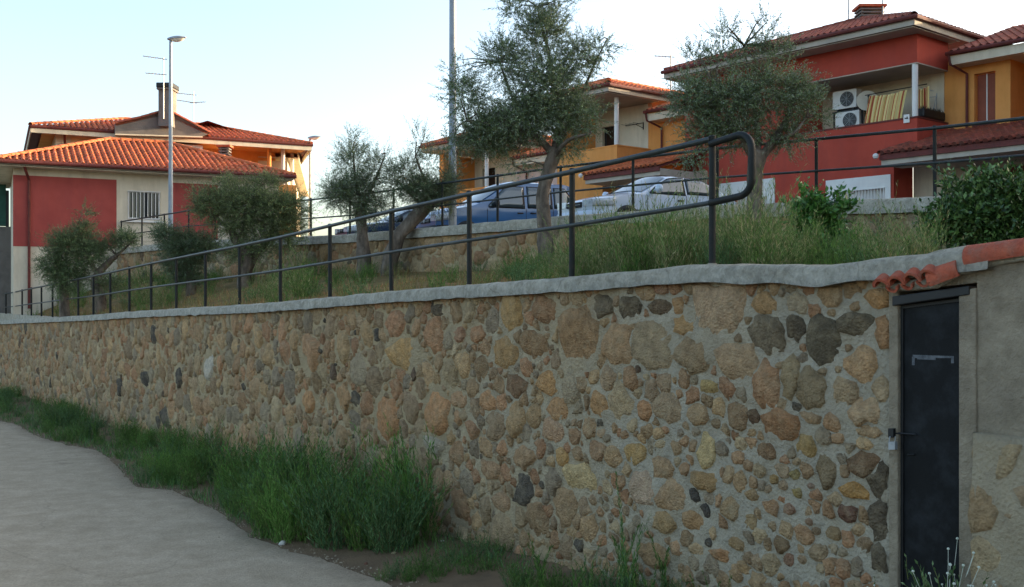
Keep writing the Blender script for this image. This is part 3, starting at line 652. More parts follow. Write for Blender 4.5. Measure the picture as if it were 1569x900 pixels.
def hip_roof(root, fr, u0, u1, v0, v1, ze, pitch, mt, ridge_axis='u', fascia_h=.16, tiles=('front', 'right', 'left', 'back'), tp=.21, gutter=True, ang_left=True, ang_right=True):
    """hip roof over the frame rectangle u0..u1 (right to left), v0..v1 (front to back); returns ridge ends"""
    tn = math.tan(math.radians(pitch)); hv = (v1 - v0) / 2; W = u1 - u0
    if W < 2 * hv: run = W / 2; ridge = [(u0 + run, v0 + run), (u0 + run, v1 - run)]
    else: run = hv; ridge = [(u0 + run, v0 + hv), (u1 - run, v0 + hv)]
    zr = ze + run * tn
    R0 = fr.P(*ridge[0], zr); R1 = fr.P(*ridge[1], zr)
    c = [fr.P(u0, v0, ze), fr.P(u1, v0, ze), fr.P(u1, v1, ze), fr.P(u0, v1, ze)]
    d = MB()
    if W < 2 * hv: faces = [[c[0], c[1], R0], [c[1], c[2], R1, R0], [c[2], c[3], R1], [c[3], c[0], R0, R1]]
    else: faces = [[c[0], c[1], R1, R0], [c[1], c[2], R1], [c[2], c[3], R0, R1], [c[3], c[0], R0]]
    for f in faces: d.face([p - Vector((0, 0, .005)) for p in f])
    d.face(list(reversed(c))); d.build("roof_deck", M_brown, root)
    t = MB(); cs = math.cos(math.radians(pitch))
    def upv(dv): return (dv * cs + Vector((0, 0, math.sin(math.radians(pitch)))))
    sides = {'front': (c[0], c[1], fr.b), 'left': (c[1], c[2], -fr.a), 'back': (c[2], c[3], -fr.b), 'right': (c[3], c[0], fr.a)}
    for sname in tiles:
        E0, E1, dv = sides[sname]; Ws = (E1 - E0).length
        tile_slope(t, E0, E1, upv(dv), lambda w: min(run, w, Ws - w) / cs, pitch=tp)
    tag(t.build("roof_tiles", mt, root), kind='stuff')
    r = MB()
    for A, B in ((c[0], R0), (c[1], R1 if W >= 2 * hv else R0), (R0, R1), (c[3], R0 if W >= 2 * hv else R1), (c[2], R1)):
        if (B - A).length > .2: ridge_caps(r, A + Vector((0, 0, .05)), B + Vector((0, 0, .07)), .12)
    r.build("ridge_tiles", mt, root)
    f = MB(); e = .02
    f.box(fr.P(u0, v0 - e, ze - fascia_h), fr.a * W, fr.b * .03, (0, 0, fascia_h - .006)); f.box(fr.P(u0 - e, v0, ze - fascia_h), fr.a * .03, fr.b * (v1 - v0), (0, 0, fascia_h - .006))
    f.box(fr.P(u1, v0, ze - fascia_h), fr.a * .02, fr.b * (v1 - v0), (0, 0, fascia_h - .006)); f.build("fascia", M_soffit, root)
    if gutter:
        g = MB(); zg = ze - .03
        g.tube([fr.P(u1 + .05, v0 - .08, zg), fr.P(u0 - .06, v0 - .08, zg), fr.P(u0 - .08, v0 - .05, zg), fr.P(u0 - .08, v1, zg)], .065, 8); g.build("gutter", M_brown, root)
    return R0, R1
def barred_window(root, P, x0, x1, z0, z1, bars=12, shutter=None, rec=.12, frame_m=None):
    w = MB(); fm = frame_m or M_white; t = .05
    for (a, b, c, d) in ((x0, x1, z0, z0 + t), (x0, x1, z1 - t, z1), (x0, x0 + t, z0 + t, z1 - t), (x1 - t, x1, z0 + t, z1 - t)):
        w.box(P(a, rec, c), P(b, rec, c) - P(a, rec, c), P(a, rec + .05, c) - P(a, rec, c), (0, 0, d - c))
    wo = w.build("window", fm, root)
    g = MB(); g.box(P(x0 + t, rec + .02, z0 + t), P(x1 - t, rec, z0) - P(x0 + t, rec, z0), P(0, .01, 0) - P(0, 0, 0), (0, 0, z1 - z0 - 2 * t)); g.build("pane", shutter or M_glassD, wo)
    if bars:
        for k in range(bars):
            x = x0 + .04 + (x1 - x0 - .08) * k / (bars - 1); b = MB(); b.box(P(x - .012, -.03, z0 + .0), P(x + .012, 0, 0) - P(x - .012, 0, 0), P(0, .02, 0) - P(0, 0, 0), (0, 0, z1 - z0)); b.build("bar", M_white, wo)
        for z in (z0 + .03, z1 - .03): b = MB(); b.box(P(x0, -.045, z), P(x1, 0, 0) - P(x0, 0, 0), P(0, .02, 0) - P(0, 0, 0), (0, 0, .03)); b.build("grille_rail", M_white, wo)
    return wo
def antenna(base, h, label, arms, yaw=0.0):
    r = empty("tv_antenna", base, label, "antenna")
    m = MB(); m.tube([(0, 0, 0), (0, 0, h)], .025, 6); m.build("mast", M_galv, r)
    for (z, L, ang, nel) in arms:
        m = MB(); d = Vector((math.cos(ang + yaw), math.sin(ang + yaw), .0)); p = Vector((0, 0, z))
        m.tube([p - d * .15 + Vector((0, 0, -.0)), p + d * L + Vector((0, 0, L * .12))], .018, 5); n = d.cross(Vector((0, 0, 1)))
        for k in range(nel):
            q = p + d * (L * (k + .5) / nel) + Vector((0, 0, L * .12 * (k + .5) / nel)); m.tube([q - n * .22 * (1 - k * .04), q + n * .22 * (1 - k * .04)], .008, 4)
        m.build("boom", M_galv, r)
    return r

def chimney(root, P, w, d, h, mt, louvers=True):
    m = MB(); p = Vector(P); m.box(p, (w, 0, 0), (0, d, 0), (0, 0, h)); c = m.build("chimney", mt, root)
    m = MB()
    m.box(p + Vector((-.06, -.06, h + .001)), (w + .12, 0, 0), (0, d + .12, 0), (0, 0, .07))
    if louvers:
        for k in range(3): m.box(p + Vector((-.03, -.03, h + .12 + k * .11)), (w + .06, 0, 0), (0, d + .06, 0), (0, 0, .05))
        for x in (0.02, w - .08):
            for y in (0.02, d - .08): m.box(p + Vector((x, y, h + .07)), (.06, 0, 0), (0, .06, 0), (0, 0, .36))
    m.build("chimney_cap", M_greyr if louvers else mt, c)
    if louvers:
        m = MB(); m.box(p + Vector((-.09, -.09, h + .43)), (w + .18, 0, 0), (0, d + .18, 0), (0, 0, .08)); m.build("chimney_top", M_tilePlain, c)
    return c

def terrace_house(name_label, C, zoff, wallm, tile_m, ulen=9.2, rlen=2.0, detail=False, lintel=True, porch_len=3.0, side_m=None, ground_open=True, zev=7.95, porch=True):
    fr = Frame((C[0], C[1], 0), (-.64, .77), (.77, .64), zoff)
    h = empty("terraced_house", (0, 0, 0), name_label, "house")
    side_m = side_m or M_orange; P = fr.P
    ZG = 1.2; ZS = 4.3
    # ground floor block and first-floor slab
    m = MB(); op = [(1.0 - .73, 2.7 - .73, 2.35, 3.33), (5.2 - .73, 7.1 - .73, 2.35, 3.4)][:(2 if ulen > 7.6 else 1)] if ground_open else []
    wall_panel(m, lambda x, d, z: P(.73 + x, d, z), ulen - .73, ZG, ZS, op, .25); fr.box(m, .73, .98, .25, 1.07, ZG, ZS - .01); fr.box(m, ulen - .25, ulen, .25, 8, ZG, zev - .35)
    m.build("wall", wallm, h)
    m = MB(); fr.box(m, .0, ulen - .01, .0, 1.76, ZS + .001, ZS + .12); fr.box(m, 0, .73, .003, 1.76, ZS - .08, ZS)
    m.build("floor_slab", wallm, h)
    if ground_open:
        for (a, b, zt, w0, w1) in ((.82, 3.0, 3.69, 1.0, 2.7), (4.9, 7.5, 3.95, 5.2, 7.1))[:2 if ulen > 7.6 else 1]:
            s = MB(); zb = 1.6; wz1 = 3.33 if a < 2 else 3.4
            for (x0, x1, z0, z1) in ((a, b, wz1 + .0, zt), (a, w0, zb, wz1), (w1, b, zb, wz1), (w0, w1, zb, 2.35)): fr.box(s, x0, x1, -.03, -.003, z0, z1)
            s.build("window_surround", M_white, h)
            barred_window(h, lambda x, d, z: P(x, d, z), w0, w1, 2.35, wz1, 17, shutter=M_white, rec=.14)
    # balcony
    bal = min(4.3, ulen - .3)
    m = MB(); fr.box(m, 0, bal, 0, .15, ZS + .12, 5.24); fr.box(m, 0, .15, .15, 1.76, ZS + .12, 5.24); m.build("parapet", wallm, h)
    m = MB(); fr.box(m, -.02, bal, -.02, .17, 5.243, 5.29); fr.box(m, -.02, .17, .17, 1.76, 5.243, 5.29); m.build("parapet_cap", M_brown if wallm is M_red else M_orange, h)
    m = MB(); fr.box(m, bal, ulen, 0, .25, ZS + .12, zev - .29); fr.box(m, bal, bal + .25, .25, 1.76, ZS + .12, 6.8); m.build("wall", wallm, h)
    zl = 6.84
    if lintel:
        m = MB(); fr.box(m, 0, bal - .003, 0, .2, zl, 7.66); fr.box(m, 0, .2, .2, 1.76, zl, 7.66); m.build("balcony_beam", wallm, h)
    if lintel: m = MB(); fr.box(m, .003, ulen - .3, .003, 1.9, zl - .03, 7.05); m.build("balcony_ceiling", M_soffit, h)
    m = MB(); m.lathe(P(.12, .10, 5.29), [(0, .085), (zl - 5.29 + (zev - .29 - zl if not lintel else 0), .085)], 16); autosmooth(m.build("column", M_white, h))
    # back wall of the balcony and recessed bay to its right
    ops = [(bal - 2.2 + rlen - 1.6 - .0, bal - 1.3 + rlen - 1.6, 4.45, 6.5)] if not detail else []
    m = MB(); wall_panel(m, lambda x, d, z: P(.12 + x, 1.76 + d, z), bal - .12, ZS, min(7.1, zev - .3), [(1.5, 2.4, 4.45, 6.4)], .2); m.build("balcony_back_wall", M_cream, h)
    g = MB(); fr.box(g, 1.62, 2.52, 1.88, 1.92, 4.45, 6.4); wo = g.build("balcony_door", M_glassD, h)
    # recess
    m = MB(); op2 = [(rlen - 1.42, rlen - .8, 5.13, 6.6)] if detail else []
    wall_panel(m, lambda x, d, z: P(-rlen + x, 1.76 + d, z), rlen + .11, ZS, zev - .65, op2 if detail else [], .25); fr.box(m, -rlen, -rlen + .25, 2.01, 8, ZS, zev - .65); m.build("wall", side_m, h)
    if detail:
        w = MB(); fr.box(w, -1.40, -.82, 1.93, 1.97, 5.14, 6.58); wo = w.build("window", M_shade, h); wf = MB(); fr.box(wf, -1.12, -1.09, 1.90, 1.929, 5.14, 6.58); wf.build("frame", M_white, wo)
        sl = MB(); fr.box(sl, -1.46, -.76, 1.70, 1.755, 5.06, 5.128); sl.build("sill", M_brown, wo)
        m = MB(); wall_panel(m, lambda x, d, z: P(-rlen, 2.01 + d, z) if False else fr.P(-rlen - .02 - (0 if False else 0), 0, 0) * 0 + P(-rlen - 4.2 + x, 3.0 + d, z), 4.2, ZG, 7.3, [(2.9, 3.7, 5.0, 6.6)], .25); m.build("wall", M_orange, h)
        w = MB(); fr.box(w, -rlen - 4.2 + 2.92, -rlen - 4.2 + 3.68, 3.14, 3.18, 5.02, 6.58); w.build("window", M_shade, h)
    m = MB(); fr.box(m, -porch_len, .72, 1.07, 1.3, ZG, ZS - .15); m.build("porch_wall", M_cream, h)
    m = MB(); fr.box(m, -porch_len, -1.0, 1.02, 1.066, ZG, 3.7); m.build("garage_door", M_brown if wallm is M_red else M_orange, h)
    if porch:
        # porch roof skirt
        ze = 4.12; u0 = -porch_len; u1 = .47; v0 = -1.2; v1 = 1.74; rise = .85
        d = MB(); A0, A1, B0, B1 = P(u0, v0, ze), P(u1, v0, ze), P(u0, v1, ze + rise), P(u1 - .6, v1, ze + rise)
        slope_poly(d, [A0, A1, B1, B0]); d.face([A1, P(u1, v1, ze), B1]); d.build("porch_roof_deck", M_brown, h)
        t = MB(); L = math.hypot(v1 - v0, rise); up = (fr.b * (v1 - v0) + Vector((0, 0, rise))).normalized(); Wd = u1 - u0
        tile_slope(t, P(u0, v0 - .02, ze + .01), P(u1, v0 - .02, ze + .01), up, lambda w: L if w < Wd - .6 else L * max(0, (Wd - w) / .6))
        tag(t.build("porch_tiles", tile_m, h), kind='stuff')
        r = MB(); ridge_caps(r, A1 + Vector((0, 0, .05)), B1 + Vector((0, 0, .07)), .11); r.build("ridge_tiles", tile_m, h)
        m = MB(); fr.box(m, u0, u1 - .02, v0 + .06, .0 - .01, ze - .30, ze - .07); fr.box(m, u0, -.01, -.009, 1.06, ze - .30, ze - .07); m.build("porch_soffit", M_soffit, h)
        m = MB(); fr.box(m, u0, u1 + .01, v0, v0 + .055, ze - .16, ze - .061); m.build("porch_fascia", M_brown, h)
    # roofs
    hip_roof(h, fr, -.35, ulen + .25, -.8, 8.6, zev, 19, tile_m, tiles=('front', 'right'), fascia_h=.25)
    m = MB(); fr.box(m, -.30, ulen + .2, -.75, 1.9, zev - .285, zev - .26); m.build("soffit", M_soffit, h)
    # lower roof over the recess, single slope running under the main eave
    u0 = -rlen - (6 if detail else .3); ze = zev - .77; v0 = 1.15; v1 = 5.2; rise = (v1 - v0) * math.tan(math.radians(19)); d = MB()
    slope_poly(d, [P(u0, v0, ze), P(-.36, v0, ze), P(-.36, v1, ze + rise), P(u0, v1, ze + rise)]); d.build("roof_deck", M_brown, h)
    d = MB(); slope_poly(d, [P(u0, v1 + 4, ze), P(u0, v1, ze + rise), P(-.36, v1, ze + rise), P(-.36, v1 + 4, ze)]); d.build("roof_deck", M_brown, h)
    t = MB(); L = math.hypot(v1 - v0, rise); up = (fr.b * (v1 - v0) + Vector((0, 0, rise))).normalized()
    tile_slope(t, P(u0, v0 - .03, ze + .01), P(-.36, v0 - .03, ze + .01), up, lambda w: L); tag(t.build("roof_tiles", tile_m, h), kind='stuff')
    m = MB(); fr.box(m, u0, -.34, v0 + .03, v0 + .08, ze - .33, ze - .07); fr.box(m, u0, -.34, v0 + .081, 3.1, ze - .33, ze - .30); m.build("fascia", M_cream, h)
    m = MB(); m.tube([P(-.28, v0 - .05, ze + .0), P(u0, v0 - .05, ze + .0)], .06, 8); m.build("gutter", M_brown, h)
    m = MB(); m.tube([P(-.35, v0 - .04, ze - .02), P(-.38, v0 + .0, ze - .3), P(-.62, 1.68, ze - .55), P(-.62, 1.68, 5.0)], .04, 8); m.build("downpipe", M_brown, h)
    return h, fr
RH, rf = terrace_house("red two-storey house with a white-columned balcony behind the right olive tree", (11.64, 30.0), 0.0, M_red, M_tileD, ulen=8.7, rlen=1.85, detail=True, porch_len=8.0)
MH, mf = terrace_house("orange house with corner balcony and white column seen between the two large olives", (3.77, 37.5), .3, M_orange, M_tile, ulen=3.2, rlen=1.9, lintel=False, porch_len=3.1, zev=7.3, ground_open=False)
TH, tf = terrace_house("farthest orange house mostly hidden behind the middle olive crown and lamp pole", (-1.07, 44.0), -.5, M_orange, M_tile, ulen=3.4, rlen=4.6, lintel=False, porch=False, side_m=M_pink, zev=7.3, ground_open=False)
m = MB(); tf.box(m, -4.6, -.01, 1.5, 1.70, 1.2, 4.29); m.build("garage_wall", M_pink, TH)
# unseen terrace houses added beyond the right of the frame to block low sun
NH, nf = terrace_house("unseen ochre house added beyond the right edge, continuing the terrace to cast shade", (11.64 + .64 * 9.5, 30 - .77 * 9.5), -.1, M_orange, M_tileD, ulen=5.2, rlen=2.0, lintel=True, porch_len=5, ground_open=False)
for k in range(1, 5):
    c_ = copy_tree(NH, (.64 * 7.4 * k, -.77 * 7.4 * k, -.1 * k)); c_["label"] = ["", "unseen ochre terraced house added just outside the right edge to cast shade", "unseen ochre terraced house added two doors beyond the right edge to cast shade", "unseen ochre terraced house added three doors beyond the right edge to cast shade", "last unseen ochre terraced house, added far right of the row to cast shade"][k]

P = rf.P
# things on the red balcony
def ac_unit(u, v, z, label):
    r = empty("air_conditioner", P(u, v, z), label, "air conditioner", "air conditioners on the red balcony")
    m = MB(); fr = rf; o = -P(u, v, z)
    def L(x, y, q): return fr.a * x + fr.b * y + Vector((0, 0, q))
    m.box(L(0, 0, 0), fr.a * .85, fr.b * .32, (0, 0, .58)); m.build("casing", M_white, r, bevel=.015)
    m = MB(); c = L(.33, -.004, .29); m.tube([c, c - fr.b * .02], .235, 24); m.build("fan_recess", M_dark, r)
    m = MB()
    for k in range(5):
        rr = .05 + .045 * k; m.tube([c - fr.b * .028 + (fr.a * math.cos(q * .2618) + Vector((0, 0, math.sin(q * .2618)))) * rr for q in range(25)], .005, 4)
    for q in range(4):
        dd = fr.a * math.cos(q * .785) + Vector((0, 0, math.sin(q * .785))); m.tube([c - fr.b * .03 - dd * .235, c - fr.b * .03 + dd * .235], .006, 4)
    m.build("fan_grille", M_galv, r)
    m = MB()
    for x in (.1, .65): m.box(L(x, .02, -.06), fr.a * .05, fr.b * .28, (0, 0, .058))
    m.build("feet", M_dark, r); return r
ac_unit(2.55, .95, 6.03, "white air conditioner unit, the upper one left of the satellite dish on the red balcony")
ac_unit(2.45, .95, 5.35, "white air conditioner unit, the lower one beside the striped curtain on the red balcony")
m = MB(); m.box(P(2.35, 1.0, 5.95), rf.a * 1.1, rf.b * .7, (0, 0, .03)); m.box(P(2.4, 1.0, 5.27), rf.a * 1.0, rf.b * .7, (0, 0, .02))
for u in (2.4, 3.4):
    m.box(P(u, 1.05, 4.42), rf.a * .04, rf.b * .04, (0, 0, 1.53)); m.box(P(u, 1.6, 4.42), rf.a * .04, rf.b * .04, (0, 0, 1.53))
tag(m.build("equipment_rack", M_dark), "dark metal rack carrying the two air conditioner units", "rack")
sdh = empty("satellite_dish", P(2.05, .75, 6.12), "round cream satellite dish behind the balcony parapet", "satellite dish")
m = MB(); ax = Vector((-.25, -1, .15)).normalized()
V = []; n = 28
m.lathe((0, 0, 0), [(-.085, .004), (-.08, .1), (-.055, .2), (-.02, .28), (.0, .32), (.006, .32), (-.012, .28), (-.048, .2), (-.07, .1), (-.074, .004)], n, axis=ax); autosmooth(m.build("dish", mat("dish_beige", lin("cfc6b2"), lin("b5ab98"), 6, .6, .1, 20, stain=lin("80786a"), stain_scale=6, stain_amt=.5), sdh), 50)
m = MB(); m.tube([Vector((0, 0, -.3)), ax * .42 + Vector((0, 0, -.02))], .012, 6); m.lathe(ax * .42, [(-.04, .03), (.05, .035)], 10, axis=ax); m.build("feed_arm", M_dark, sdh)
m = MB(); m.tube([-ax * .08, -ax * .15 + Vector((0, 0, -.1)), -ax * .15 + Vector((0, 0, -1.6))], .022, 8); m.build("mast", M_dark, sdh)
# striped curtain
M_str = bpy.data.materials.new("striped_canvas"); M_str.use_nodes = True; _n = M_str.node_tree.nodes; _l = M_str.node_tree.links; _b = _n["Principled BSDF"]
_at = _n.new("ShaderNodeAttribute"); _at.attribute_name = "Col"; _l.new(_at.outputs["Color"], _b.inputs["Base Color"]); _b.inputs["Roughness"].default_value = .9
def curtain(u0, u1, skew, ztop, zbot, v, label, nst, seed):
    V = []; Fq = []; C = []; nu = 96; nv = 14
    for i in range(nu + 1):
        x = i / nu
        for j in range(nv + 1):
            y = j / nv; u = u0 + (u1 - u0) * x + skew * (1 - y) ** .8; z = zbot + (ztop - zbot) * y - .06 * math.sin(math.pi * x) * y
            w = .05 * math.sin(x * 26 + seed + y * .6) * (1 - .4 * y) + .02 * math.sin(x * 61 + seed * 2)
            V.append(tuple(P(u, v + w, z)))
    for i in range(nu):
        s = (i / nu * nst) % 1.0; k = int(i / nu * nst)
        col = lin("dcc98a") if s < .5 else (lin("a84e3a") if .54 < s < .84 else lin("cfab66"))
        for j in range(nv):
            Fq.append((i * (nv + 1) + j, (i + 1) * (nv + 1) + j, (i + 1) * (nv + 1) + j + 1, i * (nv + 1) + j + 1)); C.append(col)
    o = npmesh("curtain", np.array(V), np.array(Fq), M_str, cols=np.array(C), smooth=True)
    md = o.modifiers.new("cloth_thickness", 'SOLIDIFY'); md.thickness = .004
    return tag(o, label, "curtain")
curtain(.62, 1.85, .25, 6.22, 5.0, .55, "yellow and red striped sunshade curtain, the wider one left of the white column", 9, 0)
curtain(-.15 + .3, .62, .0, 6.3, 5.0, .95, "narrow yellow and red striped curtain hanging behind the white column", 6, 2.0)
m = MB(); m.tube([P(2.0, .55, 6.25), P(.0, .55, 6.28)], .015, 6); tag(m.build("curtain_rail", M_dark), "thin rail carrying the striped curtains on the balcony", "rail")
# dark cover over planter on the side parapet
pb = MB(); 
for i in range(9):
    v = .35 + i * .14
    pb.tube([P(.07 + .02 * math.sin(i), v, 5.28), P(.07, v + .01, 5.52 + .04 * math.sin(i * 2.1))], .10 + .01 * math.sin(i * 1.7), 8)
pl_ = empty("planter", P(.07, .3, 5.29), "black trough planter on the balcony side parapet behind the white column", "planter")
pb = MB(); fr0 = rf
pb.box(rf.a * -.12 + Vector((0, 0, .0)), rf.a * .26, rf.b * 1.25, (0, 0, .27)); pb.build("trough", M_dark, pl_, bevel=.05)
random.seed(5); V = []; Fq = []
sp = MB()
for i in range(160):
    p = rf.a * random.uniform(-.1, .12) + rf.b * random.uniform(.05, 1.2) + Vector((0, 0, .25)); d = Vector((random.uniform(-.5, .5), random.uniform(-.5, .5), 1)).normalized() * random.uniform(.05, .16); s = Vector((random.uniform(-1, 1), random.uniform(-1, 1), 0)).normalized() * .012
    sp.face([p - s, p + s, p + d])
sp.build("dead_plants", mat("withered_plant", lin("3b3a30"), lin("25241f"), 20, .9), pl_)
# drying rack
m = MB()
for s in (0, .25):
    m.tube([P(.30 + s, 1.3, 5.2), P(.18 + s, 1.45, 6.15), P(.30 + s, 1.6, 5.2)], .012, 6)
m.tube([P(.2, 1.42, 6.05), P(.9, 1.45, 6.08)], .01, 6); m.tube([P(.2, 1.3, 6.2), P(.8, 1.5, 6.45)], .01, 6)
tag(m.build("clothes_airer", M_galv), "folded clothes airer standing at the right end of the red balcony", "clothes airer")
# number tile on the parapet
sg = empty("number_plaque", P(.22, -.02, 5.13), "small white plaque with a dark emblem on the red parapet corner", "sign")
m = MB(); m.box(Vector((0, 0, 0)), rf.a * .18, -rf.b * .02, (0, 0, .24)); m.build("plate", M_white, sg)
m = MB(); e = -rf.b * .022
m.raw([rf.a * .03 + e + Vector((0, 0, .10)), rf.a * .15 + e + Vector((0, 0, .12)), rf.a * .14 + e + Vector((0, 0, .15)), rf.a * .09 + e + Vector((0, 0, .145)), rf.a * .07 + e + Vector((0, 0, .19)), rf.a * .04 + e + Vector((0, 0, .14))], [(0, 1, 2, 3, 4, 5)]); m.build("emblem", M_dark, sg)
m = MB(); m.lathe(P(.55, -1.27, 4.08), [(-.08, .01), (-.06, .06), (0, .085), (.05, .07), (.08, .02)], 12); tag(m.build("lamp_globe", M_white), "white round globe lamp at the corner of the porch roof of the red house", "lamp")
m = MB(); m.lathe(mf.P(.55, -1.27, 4.12), [(-.08, .01), (-.06, .06), (0, .085), (.05, .07), (.08, .02)], 12); tag(m.build("lamp_globe", M_white), "white round globe lamp at the porch roof corner of the orange house", "lamp")
# bracket on the orange balcony wall
m = MB(); p0 = mf.P(.35, 1.74, 6.3); m.tube([p0, p0 + mf.a * .05 - mf.b * 0 + Vector((0, 0, 0)), p0 + mf.a * .9 + Vector((0, 0, .0))], .015, 5); m.tube([p0 - Vector((0, 0, .25)), p0 + Vector((0, 0, .02))], .02, 5); m.tube([p0 - Vector((0, 0, .2)), p0 + mf.a * .4], .012, 5)
for k in range(4): m.tube([p0 + mf.a * (.2 + k * .2), p0 + mf.a * (.2 + k * .2) - mf.b * .35], .008, 4)
tag(m.build("clothes_line_bracket", M_dark), "dark folding clothes line bracket on the cream balcony wall", "bracket")
# chimneys and aerials of the right houses
chimney(RH, P(3.9, 3.4, 8.9) * 1.0, .75, .6, .55, M_greyr, True)
chimney(RH, P(-2.3, 5.2, 8.1), .9, .8, .75, M_cream, True)
antenna(P(4.5, 3.6, 9.4), 1.1, "thin aerial left of the chimney on the red house roof", [(.95, .5, 2.0, 3)])
antenna(P(3.4, 3.9, 9.4), 1.5, "taller aerial right of the chimney on the red house roof", [(1.3, .5, 0.2, 3), (1.0, .4, 2.6, 2)])
antenna(G(1027, 38.5) + Vector((0, 0, 7.6)), 1.45, "lone aerial rising behind the orange house roof between the olives", [(1.35, .6, 3.0, 5)])
# ------------------------------------------------------------ the house group on the left
e_ = Vector((.895, .445, 0)); LA = G(20, 36)
class FrameL(Frame):
    pass
lf = Frame((LA.x, LA.y, 0), (.895, .445), (-.445, .895), 0.0)
LH = empty("bungalow", (0, 0, 0), "low house with orange tiled hip roof, red wall and barred window at far left", "house")
P = lf.P; L1 = 9.2
def u_of(px, fr, v=0.0):
    k = (px - 784) / F; c = fr.C + fr.b * v; return (k * c.y - c.x) / (fr.a.x - k * fr.a.y)
def zpx(py, px, fr, v=0.0): return Zp(py, fr.P(u_of(px, fr, v), v, 0).y)
w0, w1 = u_of(195, lf), u_of(245, lf); wz1, wz0 = zpx(293, 220, lf), zpx(337, 220, lf)
m = MB(); wall_panel(m, lambda x, d, z: P(x, d, z), L1, -.6, 4.62, [(w0, w1, wz0, wz1)], .25)
lf.box(m, L1 - .25, L1, .25, 7, -.6, 4.6); lf.box(m, 0, .25, .25, 7, -.6, 4.6); m.build("wall", M_cream, LH)
m = MB(); r1 = u_of(178, lf); zt, zb = zpx(272, 100, lf), zpx(379, 100, lf); lf.box(m, -.012, r1, -.012, -.002, zb, zt); m.build("red_render_panel", M_redL, LH); m = MB()
r2, r3 = u_of(262, lf), u_of(333, lf); lf.box(m, r2, r3, -.012, -.002, .8, zpx(281, 280, lf)); m.build("red_render_panel", M_redL, LH)
barred_window(LH, lambda x, d, z: P(x, d, z), w0, w1, wz0, wz1, 9, rec=.1)
m = MB(); lf.box(m, w0 - .05, w1 + .15, -.1, -.003, wz0 - .1, wz0 - .03); m.build("sill", M_white, LH)
m = MB(); ud = u_of(44, lf); m.tube([P(ud - .15, -.5, 4.58), P(ud - .12, -.42, 4.45), P(ud, -.07, 4.15), P(ud, -.07, -.3)], .05, 8); m.build("downpipe", M_brown, LH)
hip_roof(LH, lf, -.65, L1 + .45, -.6, 7.6, 4.72, 20, M_tile, tiles=('front', 'right', 'left'), fascia_h=.12)
m = MB(); lf.box(m, -.6, L1 + .4, -.55, 0, 4.56, 4.59); lf.box(m, -.6, -.005, .005, 7.5, 4.56, 4.59); lf.box(m, L1 + .005, L1 + .4, .005, 7.5, 4.56, 4.59); m.build("soffit", M_cream, LH)
m = MB(); cu = u_of(342, lf, 2.4)
chimney(LH, P(cu - .17, 2.4, 4.9), .36, .36, .75, M_greyr, True)

# upper storey house behind
uf = Frame((G(85, 42).x, 42, 0), (.895, .445), (-.445, .895), 0.0)
UH = empty("two_storey_house", (0, 0, 0), "tall house with grey gable, big chimney and sunlit orange balconies above the bungalow", "house")
P = uf.P; ug0, ug1 = u_of(205, uf), u_of(308, uf); UE = u_of(452, uf)
m = MB(); wall_panel(m, lambda x, d, z: P(x, d, z), ug0, -.5, 6.7, [], .25); uf.box(m, 0, .25, .25, 8, -.5, 6.7); m.build("wall", M_cream, UH)
m = MB(); us0 = u_of(108, uf); uf.box(m, us0, ug0, -.01, -.002, 4.8, 6.62); m.build("ochre_panel", mat("ochre_shaded", lin("d9b78c"), lin("cda97e"), 2, .9), UH)  # one even pale ochre over the panel
m = MB(); uf.box(m, ug0, ug1, -.35, 3, -.5, 6.55); m.build("gable_bay", M_white, UH)
m = MB(); uf.box(m, ug1, u_of(413, uf, 1.6), 1.6, 1.85, -.5, 6.7); uf.box(m, u_of(413, uf, 1.6), u_of(413, uf, 1.6) + .25, 1.6, 8, -.5, 6.7); m.build("balcony_back_wall", M_orange, UH)
m = MB(); uf.box(m, ug1 + .01, UE - .1, .0, .15, -.5, 5.1); uf.box(m, UE - .1, UE + .05, 0, 8, -.5, 5.1); m.build("parapet", M_orange, UH)
for px in (412, 433, 447):
    c = MB(); uc = u_of(px, uf, .12 if px != 447 else 1.5); c.lathe(P(uc, .12 if px != 447 else 1.5, 5.1), [(0, .09), (1.6, .09)], 12); autosmooth(c.build("column", M_orange if px == 412 else M_white, UH))
m = MB(); uf.box(m, -.5, UE + .5, -.5, 7.9, 6.70, 6.74); m.build("soffit", M_orange, UH)
# main roof with two hips, custom quads
ze = 6.84; run = 3.6; zr = 7.98
c0, c1, c2, c3 = P(-.95, -.7, ze), P(UE + .55, -.7, ze), P(UE + 2.0, 7.6, ze), P(-.95, 8.0, ze)
ra, rb = P(u_of(190, uf, 3.3), 3.3, zr), P(u_of(300, uf, 3.3) + .4, 3.3, zr)
d = MB(); 
for f in ([c0, c1, rb, ra], [c1, c2, rb], [c2, c3, ra, rb], [c3, c0, ra], [c3, c2, c1, c0]): d.face(f)
d.build("roof_deck", M_brown, UH)
def quad_tiles(mt, mb, E0, E1, T0, T1, tp=.21):
    E0, E1, T0, T1 = map(Vector, (E0, E1, T0, T1)); al = (E1 - E0).normalized(); W = (E1 - E0).length
    n = (E1 - E0).cross(T0 - E0).normalized(); up = n.cross(al); up = up if up.z > 0 else -up
    a0 = (T0 - E0).dot(al); h0 = (T0 - E0).dot(up); a1 = (T1 - E0).dot(al); h1 = (T1 - E0).dot(up)
    def ln(w):
        if w < a0: return h0 * max(0, w / max(a0, 1e-3))
        if w > a1: return h1 * max(0, (W - w) / max(W - a1, 1e-3))
        return h0 + (h1 - h0) * (w - a0) / max(a1 - a0, 1e-3)
    tile_slope(mb, E0, E1, up, ln, pitch=tp)
t = MB(); quad_tiles(M_tile, t, c0, c1, ra, rb); quad_tiles(M_tile, t, c1, c2, rb, rb); tag(t.build("roof_tiles", M_tile, UH), kind='stuff')
r = MB(); zz = Vector((0, 0, .06))
for A, B in ((c0, ra), (ra, rb), (c1, rb), (c2, rb)): ridge_caps(r, A + zz, B + zz)
